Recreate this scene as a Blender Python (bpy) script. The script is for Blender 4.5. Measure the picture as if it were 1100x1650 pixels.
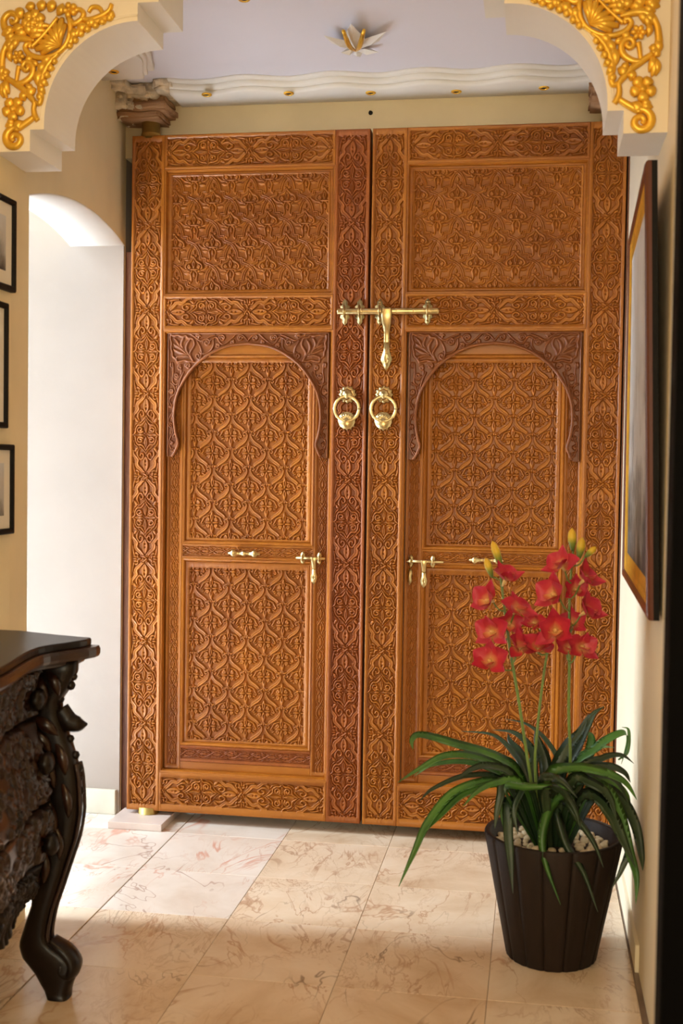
import bpy, bmesh, math, random
import numpy as np
from mathutils import Matrix, Vector
random.seed(7); rng = np.random.default_rng(7)
PI = math.pi
SC = bpy.context.scene
COL = SC.collection
for o in list(bpy.data.objects): bpy.data.objects.remove(o)

# ------------------------------------------------------------------ camera
FPX, YAW, PIT, ROL = 1916.0, math.radians(9.25), math.radians(2.0745), math.radians(.866)
EYE = np.array([0., 0., 1.5])
F_ = np.array([-math.sin(YAW)*math.cos(PIT), math.cos(YAW)*math.cos(PIT), -math.sin(PIT)])
r0 = np.array([math.cos(YAW), math.sin(YAW), 0.]); u0 = np.cross(r0, F_)
R_ = math.cos(ROL)*r0 + math.sin(ROL)*u0; U_ = -math.sin(ROL)*r0 + math.cos(ROL)*u0
cam_d = bpy.data.cameras.new('camera'); cam = bpy.data.objects.new('camera', cam_d); COL.objects.link(cam)
cam_d.sensor_fit = 'VERTICAL'; cam_d.sensor_height = 36.0; cam_d.lens = FPX/1650*36.0
cam.matrix_world = Matrix(((R_[0], U_[0], -F_[0], EYE[0]), (R_[1], U_[1], -F_[1], EYE[1]), (R_[2], U_[2], -F_[2], EYE[2]), (0, 0, 0, 1)))
cam_d.clip_start = .02; cam_d.dof.use_dof = True; cam_d.dof.focus_distance = 4.7; cam_d.dof.aperture_fstop = 3.2
SC.camera = cam
def ray(x, y): return F_ + (x-550)/FPX*R_ - (y-825)/FPX*U_
def onY(x, y, Y): d = ray(x, y); return EYE + Y/d[1]*d
def onX(x, y, X): d = ray(x, y); return EYE + X/d[0]*d
def onZ(x, y, z=0): d = ray(x, y); return EYE + (z-1.5)/d[2]*d

# ------------------------------------------------------------------ light
SC.view_settings.view_transform = 'Standard'; SC.view_settings.look = 'None'
SC.view_settings.gamma = 1; SC.view_settings.use_curve_mapping = False
SC.view_settings.exposure = 0.0
w = bpy.data.worlds.new('world'); SC.world = w; w.use_nodes = True
w.node_tree.nodes['Background'].inputs[0].default_value = (.80, .90, 1.0, 1)
w.node_tree.nodes['Background'].inputs[1].default_value = .2
def area(name, loc, target, sx, sy, energy, col, spread=180):
    d = bpy.data.lights.new(name, 'AREA'); d.shape = 'RECTANGLE'; d.size = sx; d.size_y = sy
    d.energy = energy; d.color = col; d.spread = math.radians(spread)
    o = bpy.data.objects.new(name, d); COL.objects.link(o); o.location = loc
    o.rotation_euler = (Vector(target)-Vector(loc)).to_track_quat('-Z', 'Y').to_euler(); return o
area('courtyard_daylight', (-6.5, 3.25, 3.6), (-.6, 4.1, .8), .8, 5.0, 880, (.80, .91, 1.0))
area('courtyard_skylight', (-3.25, 3.25, 4.2), (-3.15, 3.35, 0), .9, .9, 520, (.78, .90, 1.0), 36)
area('hall_ceiling_light', (-.65, 1.9, 3.0), (-.65, 2.3, 0), 1.0, .8, 13, (1.0, .56, .18))
area('hall_fill_light', (-.6, -1.9, 1.9), (-.6, 4.5, 1.7), 1.5, 1.6, 76, (1.0, .93, .70))  # added fill from behind the viewer for forward-facing surfaces; no window there

# ------------------------------------------------------------------ materials
def new_mat(name):
    m = bpy.data.materials.new(name); m.use_nodes = True
    nt = m.node_tree; b = nt.nodes['Principled BSDF']; return m, nt, b
def N(nt, t, **kw):
    n = nt.nodes.new(t)
    for k, v in kw.items():
        if k in n.inputs: n.inputs[k].default_value = v
        else: setattr(n, k, v)
    return n
def ramp(nt, fac, stops):
    r = nt.nodes.new('ShaderNodeValToRGB'); nt.links.new(fac, r.inputs[0])
    el = r.color_ramp.elements
    while len(el) < len(stops): el.new(.5)
    for e, (p, c) in zip(el, stops): e.position = p; e.color = (*c, 1)
    return r.outputs[0]
def coords(nt, scale=(1, 1, 1), rnd=True, kind='Object'):
    tc = nt.nodes.new('ShaderNodeTexCoord'); mp = nt.nodes.new('ShaderNodeMapping')
    mp.inputs['Scale'].default_value = scale
    nt.links.new(tc.outputs[kind], mp.inputs[0])
    if rnd:
        oi = nt.nodes.new('ShaderNodeObjectInfo'); mu = N(nt, 'ShaderNodeMath', operation='MULTIPLY'); mu.inputs[1].default_value = 37.
        nt.links.new(oi.outputs['Random'], mu.inputs[0])
        cb = nt.nodes.new('ShaderNodeCombineXYZ')
        for i in range(3): nt.links.new(mu.outputs[0], cb.inputs[i])
        nt.links.new(cb.outputs[0], mp.inputs['Location'])
    return mp.outputs[0]
def bump(nt, b, h, strength=.3, dist=.002):
    bp = nt.nodes.new('ShaderNodeBump'); bp.inputs['Strength'].default_value = strength; bp.inputs['Distance'].default_value = dist
    nt.links.new(h, bp.inputs['Height']); nt.links.new(bp.outputs[0], b.inputs['Normal'])
def simple(name, col, rough=.5, metal=0, var=.0, scale=8, bmp=0, bscale=60, bdist=.002, spec=.5):
    m, nt, b = new_mat(name)
    b.inputs['Roughness'].default_value = rough; b.inputs['Metallic'].default_value = metal
    b.inputs['Specular IOR Level'].default_value = spec
    co = coords(nt)
    n = N(nt, 'ShaderNodeTexNoise', Scale=scale, Detail=4.); nt.links.new(co, n.inputs['Vector'])
    lo = tuple(c*(1-var) for c in col); hi = tuple(min(1, c*(1+var*.6)) for c in col)
    nt.links.new(ramp(nt, n.outputs[0], [(.3, lo), (.7, hi)]), b.inputs['Base Color'])
    if bmp:
        n2 = N(nt, 'ShaderNodeTexNoise', Scale=bscale, Detail=5.); nt.links.new(co, n2.inputs['Vector'])
        bump(nt, b, n2.outputs[0], bmp, bdist)
    return m
def wood(name, c0, c1, axis, rough=.40, coat=.08, spec=.32):
    m, nt, b = new_mat(name)
    s = [26, 26, 26]; s[axis] = 1.4
    co = coords(nt, tuple(s))
    n = N(nt, 'ShaderNodeTexNoise', Scale=1.0, Detail=5., Roughness=.6, Distortion=.6); nt.links.new(co, n.inputs['Vector'])
    co2 = coords(nt, (2.2, 2.2, 2.2)); n2 = N(nt, 'ShaderNodeTexNoise', Scale=1.0, Detail=2.); nt.links.new(co2, n2.inputs['Vector'])
    ad = N(nt, 'ShaderNodeMath', operation='MULTIPLY_ADD'); ad.inputs[1].default_value = .55
    mu = N(nt, 'ShaderNodeMath', operation='MULTIPLY'); mu.inputs[1].default_value = .45
    nt.links.new(n2.outputs[0], mu.inputs[0]); nt.links.new(n.outputs[0], ad.inputs[0]); nt.links.new(mu.outputs[0], ad.inputs[2])
    nt.links.new(ramp(nt, ad.outputs[0], [(.34, c0), (.66, c1)]), b.inputs['Base Color'])
    b.inputs['Roughness'].default_value = rough
    b.inputs['Specular IOR Level'].default_value = spec; b.inputs['Coat Weight'].default_value = coat; b.inputs['Coat Roughness'].default_value = .25
    bump(nt, b, n.outputs[0], .12, .001)
    return m
LW0, LW1 = (.225, .062, .005), (.37, .122, .009)
DW0, DW1 = (.18, .040, .005), (.28, .074, .009)
SW0, SW1 = (.14, .036, .006), (.205, .058, .009)
M = {}
M['wood_v'] = wood('door_wood_upright', LW0, LW1, 2)
M['wood_h'] = wood('door_wood_level', LW0, LW1, 0)
M['wood_red_v'] = wood('door_wood_reddish', DW0, DW1, 2)
M['wood_arch'] = wood('arch_board_wood', SW0, SW1, 0)
M['wood_frame'] = wood('jamb_wood', (.10, .035, .015), (.16, .06, .025), 2, .5, 0)
M['wood_black'] = simple('near_black_wood', (.0012, .0010, .0009), .7, spec=.05)
M['wood_pic'] = wood('picture_frame_wood', (.06, .014, .006), (.12, .03, .01), 2, .3, .3)
M['wood_cabinet'] = wood('cabinet_wood', (.008, .0035, .0025), (.034, .011, .005), 1, .30, .45)
M['wood_cabinet_dark'] = wood('cabinet_wood_dark', (.003, .0018, .0012), (.009, .004, .0025), 1, .36, .08, .25)
M['cream'] = simple('cream_wall_paint', (.80, .67, .42), .85, var=.08, scale=3, bmp=.15, bscale=40)
M['cream_r'] = simple('pale_cream_wall_paint', (.80, .70, .52), .8, var=.05, scale=3, bmp=.1, bscale=30)
M['white'] = simple('white_plaster', (.82, .79, .74), .8, var=.03, scale=5, bmp=.06, bscale=30)
M['ceil'] = simple('daylight_tinted_ceiling', (.80, .79, .88), .85, var=.02, scale=2)  # bluish daylight cast is mixed into the ceiling colour
M['arch_lamplit'] = simple('arch_lamplit_plaster', (.84, .74, .57), .75, var=.03, scale=5)  # warm lamp light on the arch front is put into this colour
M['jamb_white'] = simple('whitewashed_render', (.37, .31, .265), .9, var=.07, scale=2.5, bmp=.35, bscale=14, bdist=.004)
M['court'] = simple('courtyard_render', (.78, .76, .74), .9, var=.05)
M['gold'] = simple('gold_paint', (.80, .46, .045), .34, metal=.55, var=.18, scale=18, bmp=.2, bscale=120, bdist=.001)
M['brass'] = simple('brass', (.66, .51, .24), .3, metal=1., var=.25, scale=30, bmp=.1, bscale=200)
M['brass_dull'] = simple('dull_brass_pipe', (.55, .40, .12), .42, metal=.9, var=.2, scale=12)
M['dark'] = simple('dark_void', (.01, .009, .008), .8)
M['black_frame'] = simple('black_lacquer_and_side_shade', (.006, .005, .0045), .6, var=.1, spec=.15)
M['mat'] = simple('white_picture_mat', (.72, .66, .55), .9, var=.02)
M['skirt'] = simple('pale_marble_skirting', (.66, .63, .52), .4, var=.15, scale=6)
M['border'] = simple('brown_marble_border', (.17, .115, .085), .3, var=.3, scale=9)
M['slab'] = simple('pink_marble_slab', (.66, .55, .49), .3, var=.12, scale=7)
M['rough_wood'] = wood('rough_timber', (.24, .12, .055), (.46, .27, .14), 0, .9, 0)
M['crust'] = simple('broken_plaster', (.74, .62, .45), .95, var=.45, scale=18, bmp=.9, bscale=50, bdist=.008)
M['pot'] = wood('brown_planter_plastic', (.015, .009, .0065), (.026, .0155, .011), 2, .6, 0, .22)
M['soil'] = simple('dark_soil', (.05, .025, .015), .95, var=.4, scale=40, bmp=.8)
M['pebble'] = simple('cream_pebble', (.74, .60, .40), .6, var=.15, scale=10)
M['stem'] = simple('green_stem', (.16, .26, .05), .5, var=.25, scale=10)
def leafmat(name, c0, c1):
    m, nt, b = new_mat(name)
    co = coords(nt, (7, 7, 7)); n = N(nt, 'ShaderNodeTexNoise', Scale=1.2, Detail=3.); nt.links.new(co, n.inputs['Vector'])
    nt.links.new(ramp(nt, n.outputs[0], [(.3, c0), (.7, c1)]), b.inputs['Base Color'])
    b.inputs['Roughness'].default_value = .42; return m
M['leaf'] = leafmat('leaf_green', (.022, .085, .012), (.075, .21, .025))
M['leaf_dark'] = leafmat('leaf_dark_green', (.012, .028, .012), (.03, .06, .022))
def gradmat(name, stops, rough=.5):
    m, nt, b = new_mat(name); a = nt.nodes.new('ShaderNodeAttribute'); a.attribute_name = 't'
    nt.links.new(ramp(nt, a.outputs['Fac'], stops), b.inputs['Base Color']); b.inputs['Roughness'].default_value = rough
    return m
M['petal'] = gradmat('orchid_petal', [(0, (.70, .46, .13)), (.16, (.62, .22, .09)), (.36, (.54, .030, .045)), (.75, (.48, .014, .050)), (1, (.56, .035, .075))])
M['lip'] = gradmat('orchid_lip', [(0, (.75, .55, .20)), (.5, (.70, .20, .10)), (1, (.58, .02, .06))])
M['bud'] = gradmat('orchid_bud', [(0, (.05, .12, .02)), (.35, (.20, .26, .03)), (.6, (.68, .48, .03)), (1, (.72, .42, .03))])
def marble(name, base_stops, veins):
    m, nt, b = new_mat(name)
    co = coords(nt, (1, 1, 1))
    n = N(nt, 'ShaderNodeTexNoise', Scale=3.0, Detail=6., Roughness=.6, Distortion=.4); nt.links.new(co, n.inputs['Vector'])
    c = ramp(nt, n.outputs[0], base_stops)
    for sc, wd, seed, rot, lo, hi, colr, k in veins:
        mp = nt.nodes.new('ShaderNodeMapping'); mp.inputs['Location'].default_value = (seed, seed*.7, seed*.3); mp.inputs['Scale'].default_value = (1.0, .45, 1); mp.inputs['Rotation'].default_value = (0, 0, rot)
        nt.links.new(co, mp.inputs[0])
        v = N(nt, 'ShaderNodeTexNoise', Scale=sc, Detail=4., Roughness=.62, Distortion=.9); nt.links.new(mp.outputs[0], v.inputs['Vector'])
        su = N(nt, 'ShaderNodeMath', operation='SUBTRACT'); su.inputs[1].default_value = .5; nt.links.new(v.outputs[0], su.inputs[0])
        ab = N(nt, 'ShaderNodeMath', operation='ABSOLUTE'); nt.links.new(su.outputs[0], ab.inputs[0])
        ln = N(nt, 'ShaderNodeMapRange'); ln.inputs['From Min'].default_value = 0; ln.inputs['From Max'].default_value = wd; ln.inputs['To Min'].default_value = 1; ln.inputs['To Max'].default_value = 0
        nt.links.new(ab.outputs[0], ln.inputs[0])
        gt = N(nt, 'ShaderNodeTexNoise', Scale=2.6, Detail=2.); mp2 = nt.nodes.new('ShaderNodeMapping'); mp2.inputs['Location'].default_value = (seed*3, 5, 2); nt.links.new(co, mp2.inputs[0]); nt.links.new(mp2.outputs[0], gt.inputs['Vector'])
        g = N(nt, 'ShaderNodeMapRange'); g.inputs['From Min'].default_value = lo; g.inputs['From Max'].default_value = hi; nt.links.new(gt.outputs[0], g.inputs[0])
        mu = N(nt, 'ShaderNodeMath', operation='MULTIPLY'); nt.links.new(ln.outputs[0], mu.inputs[0]); nt.links.new(g.outputs[0], mu.inputs[1])
        f = N(nt, 'ShaderNodeMath', operation='MULTIPLY'); f.inputs[1].default_value = k; nt.links.new(mu.outputs[0], f.inputs[0])
        mx = N(nt, 'ShaderNodeMix', data_type='RGBA'); nt.links.new(f.outputs[0], mx.inputs[0]); nt.links.new(c, mx.inputs[6]); mx.inputs[7].default_value = (*colr, 1); c = mx.outputs[2]
    nt.links.new(c, b.inputs['Base Color']); b.inputs['Roughness'].default_value = .2; b.inputs['Specular IOR Level'].default_value = .45
    return m
M['marble'] = marble('cream_marble_tile', [(.3, (.56, .40, .26)), (.5, (.71, .56, .41)), (.7, (.78, .66, .52))],
    [(5.0, .022, 1.3, .6, .42, .6, (.42, .23, .13), .7), (8.0, .026, 4.1, .9, .47, .66, (.34, .19, .11), .65), (3.4, .010, 8.2, .2, .5, .65, (.18, .12, .08), .8), (14., .04, 6.3, .7, .52, .72, (.40, .25, .15), .5)])
M['marble_white'] = marble('white_pink_marble_tile', [(.3, (.62, .51, .42)), (.5, (.72, .63, .55)), (.7, (.77, .70, .63))],
    [(3.6, .020, 2.3, -.5, .46, .62, (.60, .27, .18), .8), (6.5, .016, 5.1, -.3, .48, .66, (.55, .30, .21), .7), (2.6, .008, 9.2, -.7, .5, .6, (.34, .20, .15), .7)])
M['court_tile'] = simple('pale_courtyard_tile', (.70, .71, .74), .3, var=.08, scale=4)
M['grout'] = simple('tile_grout', (.40, .31, .24), .9, var=.2, scale=20)
def photo(name, seed):
    m, nt, b = new_mat(name)
    co = coords(nt, (5, 5, 3), kind='Object'); n = N(nt, 'ShaderNodeTexNoise', Scale=1.6, Detail=7., Roughness=.65); nt.links.new(co, n.inputs['Vector'])
    tc = nt.nodes.new('ShaderNodeTexCoord'); sp = nt.nodes.new('ShaderNodeSeparateXYZ'); nt.links.new(tc.outputs['Generated'], sp.inputs[0])
    ad = N(nt, 'ShaderNodeMath', operation='MULTIPLY_ADD'); ad.inputs[1].default_value = .45; nt.links.new(sp.outputs[2], ad.inputs[0])
    mu = N(nt, 'ShaderNodeMath', operation='MULTIPLY'); mu.inputs[1].default_value = .8; nt.links.new(n.outputs[0], mu.inputs[0]); nt.links.new(mu.outputs[0], ad.inputs[2])
    nt.links.new(ramp(nt, ad.outputs[0], [(.38, (.03, .028, .025)), (.5, (.20, .19, .17)), (.6, (.45, .43, .40)), (.8, (.55, .55, .55))]), b.inputs['Base Color'])
    b.inputs['Roughness'].default_value = .6; return m
M['photo'] = photo('old_photograph_print', 1)

# ------------------------------------------------------------------ mesh helpers
def tag(o, label=None, cat=None, group=None, kind=None):
    if label: o['label'] = label
    if cat: o['category'] = cat
    if group: o['group'] = group
    if kind: o['kind'] = kind
    return o
def empty(name, loc, parent=None):
    o = bpy.data.objects.new(name, None); COL.objects.link(o); o.empty_display_size = .05
    o.location = loc; o['wloc'] = tuple(loc)
    if parent is not None: attach(o, parent)
    return o
def attach(o, parent):
    o.parent = parent
    wl = parent.get('wloc', None)
    o.matrix_parent_inverse = Matrix.Translation(-Vector(wl if wl is not None else (0, 0, 0)))
def build_mesh(name, V, faces, mat, smooth=True, attr=None):
    me = bpy.data.meshes.new(name)
    V = np.asarray(V, float)
    if isinstance(faces, np.ndarray) and faces.ndim == 2:
        n, k = faces.shape
        me.vertices.add(len(V)); me.vertices.foreach_set('co', V.astype(np.float32).ravel())
        me.loops.add(n*k); me.loops.foreach_set('vertex_index', faces.astype(np.int32).ravel())
        me.polygons.add(n); me.polygons.foreach_set('loop_start', np.arange(0, n*k, k, dtype=np.int32))
        me.update(calc_edges=True)
    else:
        me.from_pydata([tuple(v) for v in V], [], [tuple(int(i) for i in f) for f in faces])
    if attr is not None:
        a = me.attributes.new('t', 'FLOAT', 'POINT'); a.data.foreach_set('value', np.asarray(attr, np.float32))
    if smooth: me.polygons.foreach_set('use_smooth', np.ones(len(me.polygons), bool))
    me.materials.append(mat); me.validate(); me.update(); return me
def put(name, me, loc, parent=None):
    o = bpy.data.objects.new(name, me); COL.objects.link(o); o.location = loc
    if parent is not None: attach(o, parent)
    return o
def mesh_obj(name, V, faces, mat, parent=None, smooth=True, attr=None):
    V = np.asarray(V, float); c = (V.min(0)+V.max(0))/2
    o = put(name, build_mesh(name, V-c, faces, mat, smooth, attr), tuple(c), parent)
    o['wloc'] = tuple(c); return o
def box(name, x0, x1, y0, y1, z0, z1, mat, parent=None, bev=.002, seg=2):
    bm = bmesh.new(); bmesh.ops.create_cube(bm, size=1)
    bmesh.ops.scale(bm, vec=(x1-x0, y1-y0, z1-z0), verts=bm.verts)
    if bev: bmesh.ops.bevel(bm, geom=list(bm.edges), offset=bev, segments=seg, affect='EDGES', profile=.6)
    me = bpy.data.meshes.new(name); bm.to_mesh(me); bm.free(); me.materials.append(mat)
    c = ((x0+x1)/2, (y0+y1)/2, (z0+z1)/2)
    o = put(name, me, c, parent); o['wloc'] = c; return o
class G:                       # collects pieces of ONE part
    def __init__(s): s.V = []; s.Fc = []; s.A = []; s.n = 0
    def add(s, V, Fc, A=None):
        V = np.asarray(V, float); s.V.append(V); s.Fc += [tuple(int(i)+s.n for i in f) for f in Fc]
        s.A.append(np.zeros(len(V)) if A is None else np.asarray(A, float)); s.n += len(V); return s
    def obj(s, name, mat, parent=None, smooth=True, attr=False):
        return mesh_obj(name, np.vstack(s.V), s.Fc, mat, parent, smooth, np.concatenate(s.A) if attr else None)
    def box(s, x0, x1, y0, y1, z0, z1):
        V = [(x, y, z) for x in (x0, x1) for y in (y0, y1) for z in (z0, z1)]
        return s.add(V, [(0, 1, 3, 2), (4, 6, 7, 5), (0, 4, 5, 1), (2, 3, 7, 6), (0, 2, 6, 4), (1, 5, 7, 3)])
    def sweep(s, P, rx, ry, hint=(0, -1, 0), sides=8): return s.add(*sweep(P, rx, ry, hint, sides))
    def lathe(s, prof, o=(0, 0, 0), axis='z', seg=20, lobes=0, amp=0): return s.add(*lathe(prof, o, axis, seg, lobes, amp))
def smooth_path(P, n=6, closed=False):
    P = [np.asarray(p, float) for p in P]
    if len(P) < 3: return np.array(P)
    out = []
    for i in range(len(P)-1):
        p0 = P[i-1] if i > 0 else 2*P[0]-P[1]; p1 = P[i]; p2 = P[i+1]; p3 = P[i+2] if i+2 < len(P) else 2*P[-1]-P[-2]
        for k in range(n):
            t = k/n
            out.append(.5*((2*p1)+(-p0+p2)*t+(2*p0-5*p1+4*p2-p3)*t*t+(-p0+3*p1-3*p2+p3)*t**3))
    out.append(P[-1]); return np.array(out)
def sweep(P, rx, ry, hint=(0, -1, 0), sides=8):
    P = np.asarray(P, float); n = len(P)
    rx = np.broadcast_to(np.asarray(rx, float), (n,)) if np.ndim(rx) == 0 else np.interp(np.linspace(0, 1, n), np.linspace(0, 1, len(rx)), rx)
    ry = np.broadcast_to(np.asarray(ry, float), (n,)) if np.ndim(ry) == 0 else np.interp(np.linspace(0, 1, n), np.linspace(0, 1, len(ry)), ry)
    T = np.gradient(P, axis=0); T /= np.linalg.norm(T, axis=1)[:, None]+1e-12
    h = np.asarray(hint, float); V = []
    for i in range(n):
        b = np.cross(T[i], h); L = np.linalg.norm(b)
        b = b/L if L > 1e-6 else np.array([1., 0, 0]); nn = np.cross(b, T[i])
        for k in range(sides):
            a = 2*PI*k/sides; V.append(P[i]+b*rx[i]*math.cos(a)+nn*ry[i]*math.sin(a))
    Fc = []
    for i in range(n-1):
        for k in range(sides):
            k2 = (k+1) % sides; Fc.append((i*sides+k, i*sides+k2, (i+1)*sides+k2, (i+1)*sides+k))
    Fc.append(tuple(range(sides-1, -1, -1))); Fc.append(tuple((n-1)*sides+k for k in range(sides)))
    return V, Fc
def lathe(prof, o=(0, 0, 0), axis='z', seg=20, lobes=0, amp=0):
    V = []; Fc = []
    for (r, h) in prof:
        for k in range(seg):
            a = 2*PI*k/seg; rr = r*(1+amp*math.cos(lobes*a)) if lobes else r
            x, y, z = rr*math.cos(a), rr*math.sin(a), h
            if axis == 'y': x, y, z = rr*math.cos(a), h, rr*math.sin(a)
            if axis == 'x': x, y, z = h, rr*math.cos(a), rr*math.sin(a)
            V.append((o[0]+x, o[1]+y, o[2]+z))
    n = len(prof)
    for i in range(n-1):
        for k in range(seg):
            k2 = (k+1) % seg; Fc.append((i*seg+k, i*seg+k2, (i+1)*seg+k2, (i+1)*seg+k))
    Fc.append(tuple(range(seg))); Fc.append(tuple((n-1)*seg+k for k in range(seg)))
    return V, Fc
def spiral(cx, cy, r0, r1, a0, turns, n=14):
    t = np.linspace(0, 1, n); a = a0+turns*2*PI*t; r = r0+(r1-r0)*t
    return np.stack([cx+r*np.cos(a), cy+r*np.sin(a)], 1)
def frame_ring(c00, c10, c11, c01, nrm, prof, W, H):
    """rings of a rectangular moulding: prof = [(inset, out)], corners in order"""
    c = [np.asarray(q, float) for q in (c00, c10, c11, c01)]; nrm = np.asarray(nrm, float); V = []; Fc = []
    for ins, out in prof:
        a, b = ins/W, ins/H
        for (u, v) in ((a, b), (1-a, b), (1-a, 1-b), (a, 1-b)):
            p = c[0]*(1-u)*(1-v)+c[1]*u*(1-v)+c[2]*u*v+c[3]*(1-u)*v; V.append(p+nrm*out)
    for i in range(len(prof)-1):
        for k in range(4):
            k2 = (k+1) % 4; Fc.append((i*4+k, i*4+k2, (i+1)*4+k2, (i+1)*4+k))
    return V, Fc
def prism_xz(poly, y0, y1):
    n = len(poly); V = [(x, y0, z) for x, z in poly]+[(x, y1, z) for x, z in poly]
    Fc = [tuple(range(n)), tuple(range(2*n-1, n-1, -1))]+[(i, i+n, (i+1) % n+n, (i+1) % n) for i in range(n)]
    return V, Fc

# ------------------------------------------------------------------ carving rasteriser (builds height tiles, then real relief meshes)
class Tile:
    def __init__(s, w, h, res, x0=0., z0=0., wrap=True):
        s.nx = max(8, int(round(w/res))); s.nz = max(8, int(round(h/res))); s.w, s.h, s.x0, s.z0, s.wrap, s.moat = w, h, x0, z0, wrap, .0016
        s.X = x0+(np.arange(s.nx)+.5)*w/s.nx; s.Z = z0+(np.arange(s.nz)+.5)*h/s.nz
        s.H = np.zeros((s.nz, s.nx))
    def stroke(s, P, w, h=1., kind='round'):
        P = np.asarray(P, float); n = len(P); ws = np.interp(np.linspace(0, 1, n), np.linspace(0, 1, len(w)), w) if np.ndim(w) else np.full(n, float(w))
        mo = s.moat; wm = ws.max()*1.02+mo*1.1
        ix = np.where((s.X >= P[:, 0].min()-wm) & (s.X <= P[:, 0].max()+wm))[0]; iz = np.where((s.Z >= P[:, 1].min()-wm) & (s.Z <= P[:, 1].max()+wm))[0]
        if len(ix) == 0 or len(iz) == 0: return
        sx = slice(ix[0], ix[-1]+1); sz = slice(iz[0], iz[-1]+1); x = s.X[sx][None, :]; z = s.Z[sz][:, None]
        D = np.full((z.shape[0], x.shape[1]), 9.); E = np.full_like(D, 9.)
        for i in range(n-1):
            p, q = P[i], P[i+1]; dx, dz = q[0]-p[0], q[1]-p[1]; L = dx*dx+dz*dz+1e-15
            t = np.clip(((x-p[0])*dx+(z-p[1])*dz)/L, 0, 1); wl = ws[i]+(ws[i+1]-ws[i])*t+1e-9
            d = np.hypot(x-p[0]-t*dx, z-p[1]-t*dz); D = np.minimum(D, d/wl); E = np.minimum(E, d-wl)
        Hs = s.H[sz, sx]
        if kind == 'hole': s.H[sz, sx] = np.minimum(Hs, np.where(D < 1, h+(1-h)*D**3, 9)); return
        if kind == 'flat': v = h*np.clip((1-D)/.22, 0, 1)**.55*(1-.18*np.clip(1-D*1.3, 0, 1))
        else: v = h*np.sqrt(np.clip(1-D**2.4, 0, 1))
        cut = np.where(E > 0, np.clip(E/mo, 0, 1), 0.)
        s.H[sz, sx] = np.where(D < 1, v, Hs*cut)
    def sample(s, x, z):
        fx = (x-s.x0)/s.w*s.nx-.5; fz = (z-s.z0)/s.h*s.nz-.5
        i0 = np.floor(fx).astype(int); j0 = np.floor(fz).astype(int); a = fx-i0; b = fz-j0
        if s.wrap: ii = (i0 % s.nx, (i0+1) % s.nx); jj = (j0 % s.nz, (j0+1) % s.nz)
        else: ii = (np.clip(i0, 0, s.nx-1), np.clip(i0+1, 0, s.nx-1)); jj = (np.clip(j0, 0, s.nz-1), np.clip(j0+1, 0, s.nz-1))
        H = s.H
        return H[jj[0], ii[0]]*(1-a)*(1-b)+H[jj[0], ii[1]]*a*(1-b)+H[jj[1], ii[0]]*(1-a)*b+H[jj[1], ii[1]]*a*b
def lensw(wm, n=9): return wm*np.sin(np.linspace(.06, PI-.06, n))**.8
def line(p, q, n=9): t = np.linspace(0, 1, n)[:, None]; return np.asarray(p, float)*(1-t)+np.asarray(q, float)*t
def motif_draw(tile, motif, sx, sz, places):
    k = (abs(sx)+abs(sz))/2
    for P, w, h, kind in motif:            # stroke by stroke, so that copies overlap the same way everywhere
        P = np.asarray(P, float)
        for ox, oz, fx, fz in places:
            Q = np.stack([ox+fx*sx*P[:, 0], oz+fz*sz*P[:, 1]], 1)
            tile.stroke(Q, np.asarray(w)*k if np.ndim(w) else w*k, h, kind)
RES = .0011
# --- border tile (stiles and rails): u across [-1,1], v along, half period 3.38
PER = .3465; CW = .113
qm = []
qm += [(line((0, .1), (0, 1.22)), lensw(.15), .85, 'round'), (line((.12, 0), (.98, 0)), lensw(.12), .85, 'round')]
qm += [(line((.05, .05), (.34, .34)), lensw(.07), .7, 'round')]
qm += [(spiral(.45, .43, .27, .08, -2.4, 1.15, 18), [.085, .075, .10], .95, 'round')]
qm += [(smooth_path([(1.0, 0), (.82, .2), (.80, .5), (.62, .78), (.36, .80), (.16, 1.0), (0, 1.32)], 5), .075, 1., 'round')]
qm += [(smooth_path([(.52, .98), (.62, 1.3), (.64, 1.65), (.46, 1.98), (.22, 1.9), (.18, 1.62), (.36, 1.5), (.44, 1.68)], 5), [.09, .10, .085, .07], 1., 'round')]
qm += [(smooth_path([(0, 1.55), (.16, 1.28), (.46, 1.0)], 4), .06, .8, 'round')]
qm += [(line((0, 1.78), (0, 2.95), 13), lensw(.27, 13), 1., 'flat')]
qm += [(smooth_path([(.05, 3.32), (.16, 3.1), (.42, 2.8), (.68, 2.52), (.72, 2.25), (.66, 2.08), (.80, 1.86), (.99, 1.6), (1.0, 1.3)], 5), [.11, .16, .17, .15, .10], .95, 'flat')]
qm += [(smooth_path([(-.14, 3.16), (0, 3.24), (.15, 3.38)], 4), .085, 1., 'round')]
qm += [(spiral(.70, 3.04, .17, .13, 0, 1., 14), .085, .95, 'round'), (smooth_path([(.86, 3.0), (.93, 2.7), (.96, 2.3)], 4), [.09, .08, .05], .9, 'round')]
qm += [(smooth_path([(.36, 3.38), (.52, 3.3), (.58, 3.14)], 4), .085, .9, 'round'), (line((.62, 3.38), (.96, 3.38)), lensw(.10), .8, 'round')]
qm += [(line((.60, .95), (.88, 1.38)), lensw(.15), .9, 'round'), (smooth_path([(.97, .42), (.88, .78), (.68, .98)], 4), .06, .8, 'round')]
qh = [([(0, 2.12), (0, 2.16)], .085, .35, 'hole'), ([(0, 2.42), (0, 2.45)], .07, .35, 'hole'), (line((0, .4), (0, .9)), lensw(.05), .35, 'hole'), (line((.42, 0), (.72, 0)), lensw(.05), .35, 'hole'),
      ([(.7, 3.04), (.71, 3.04)], .07, .3, 'hole')]
t_border = Tile(CW, PER, RES, -CW/2, -PER/2)
for mm in (qm, qh): motif_draw(t_border, mm, CW/2*.97, PER/2/3.38, [(0, k*PER, fx, fz) for fx in (-1, 1) for fz in (-1, 1) for k in (-1, 0, 1)])
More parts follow.
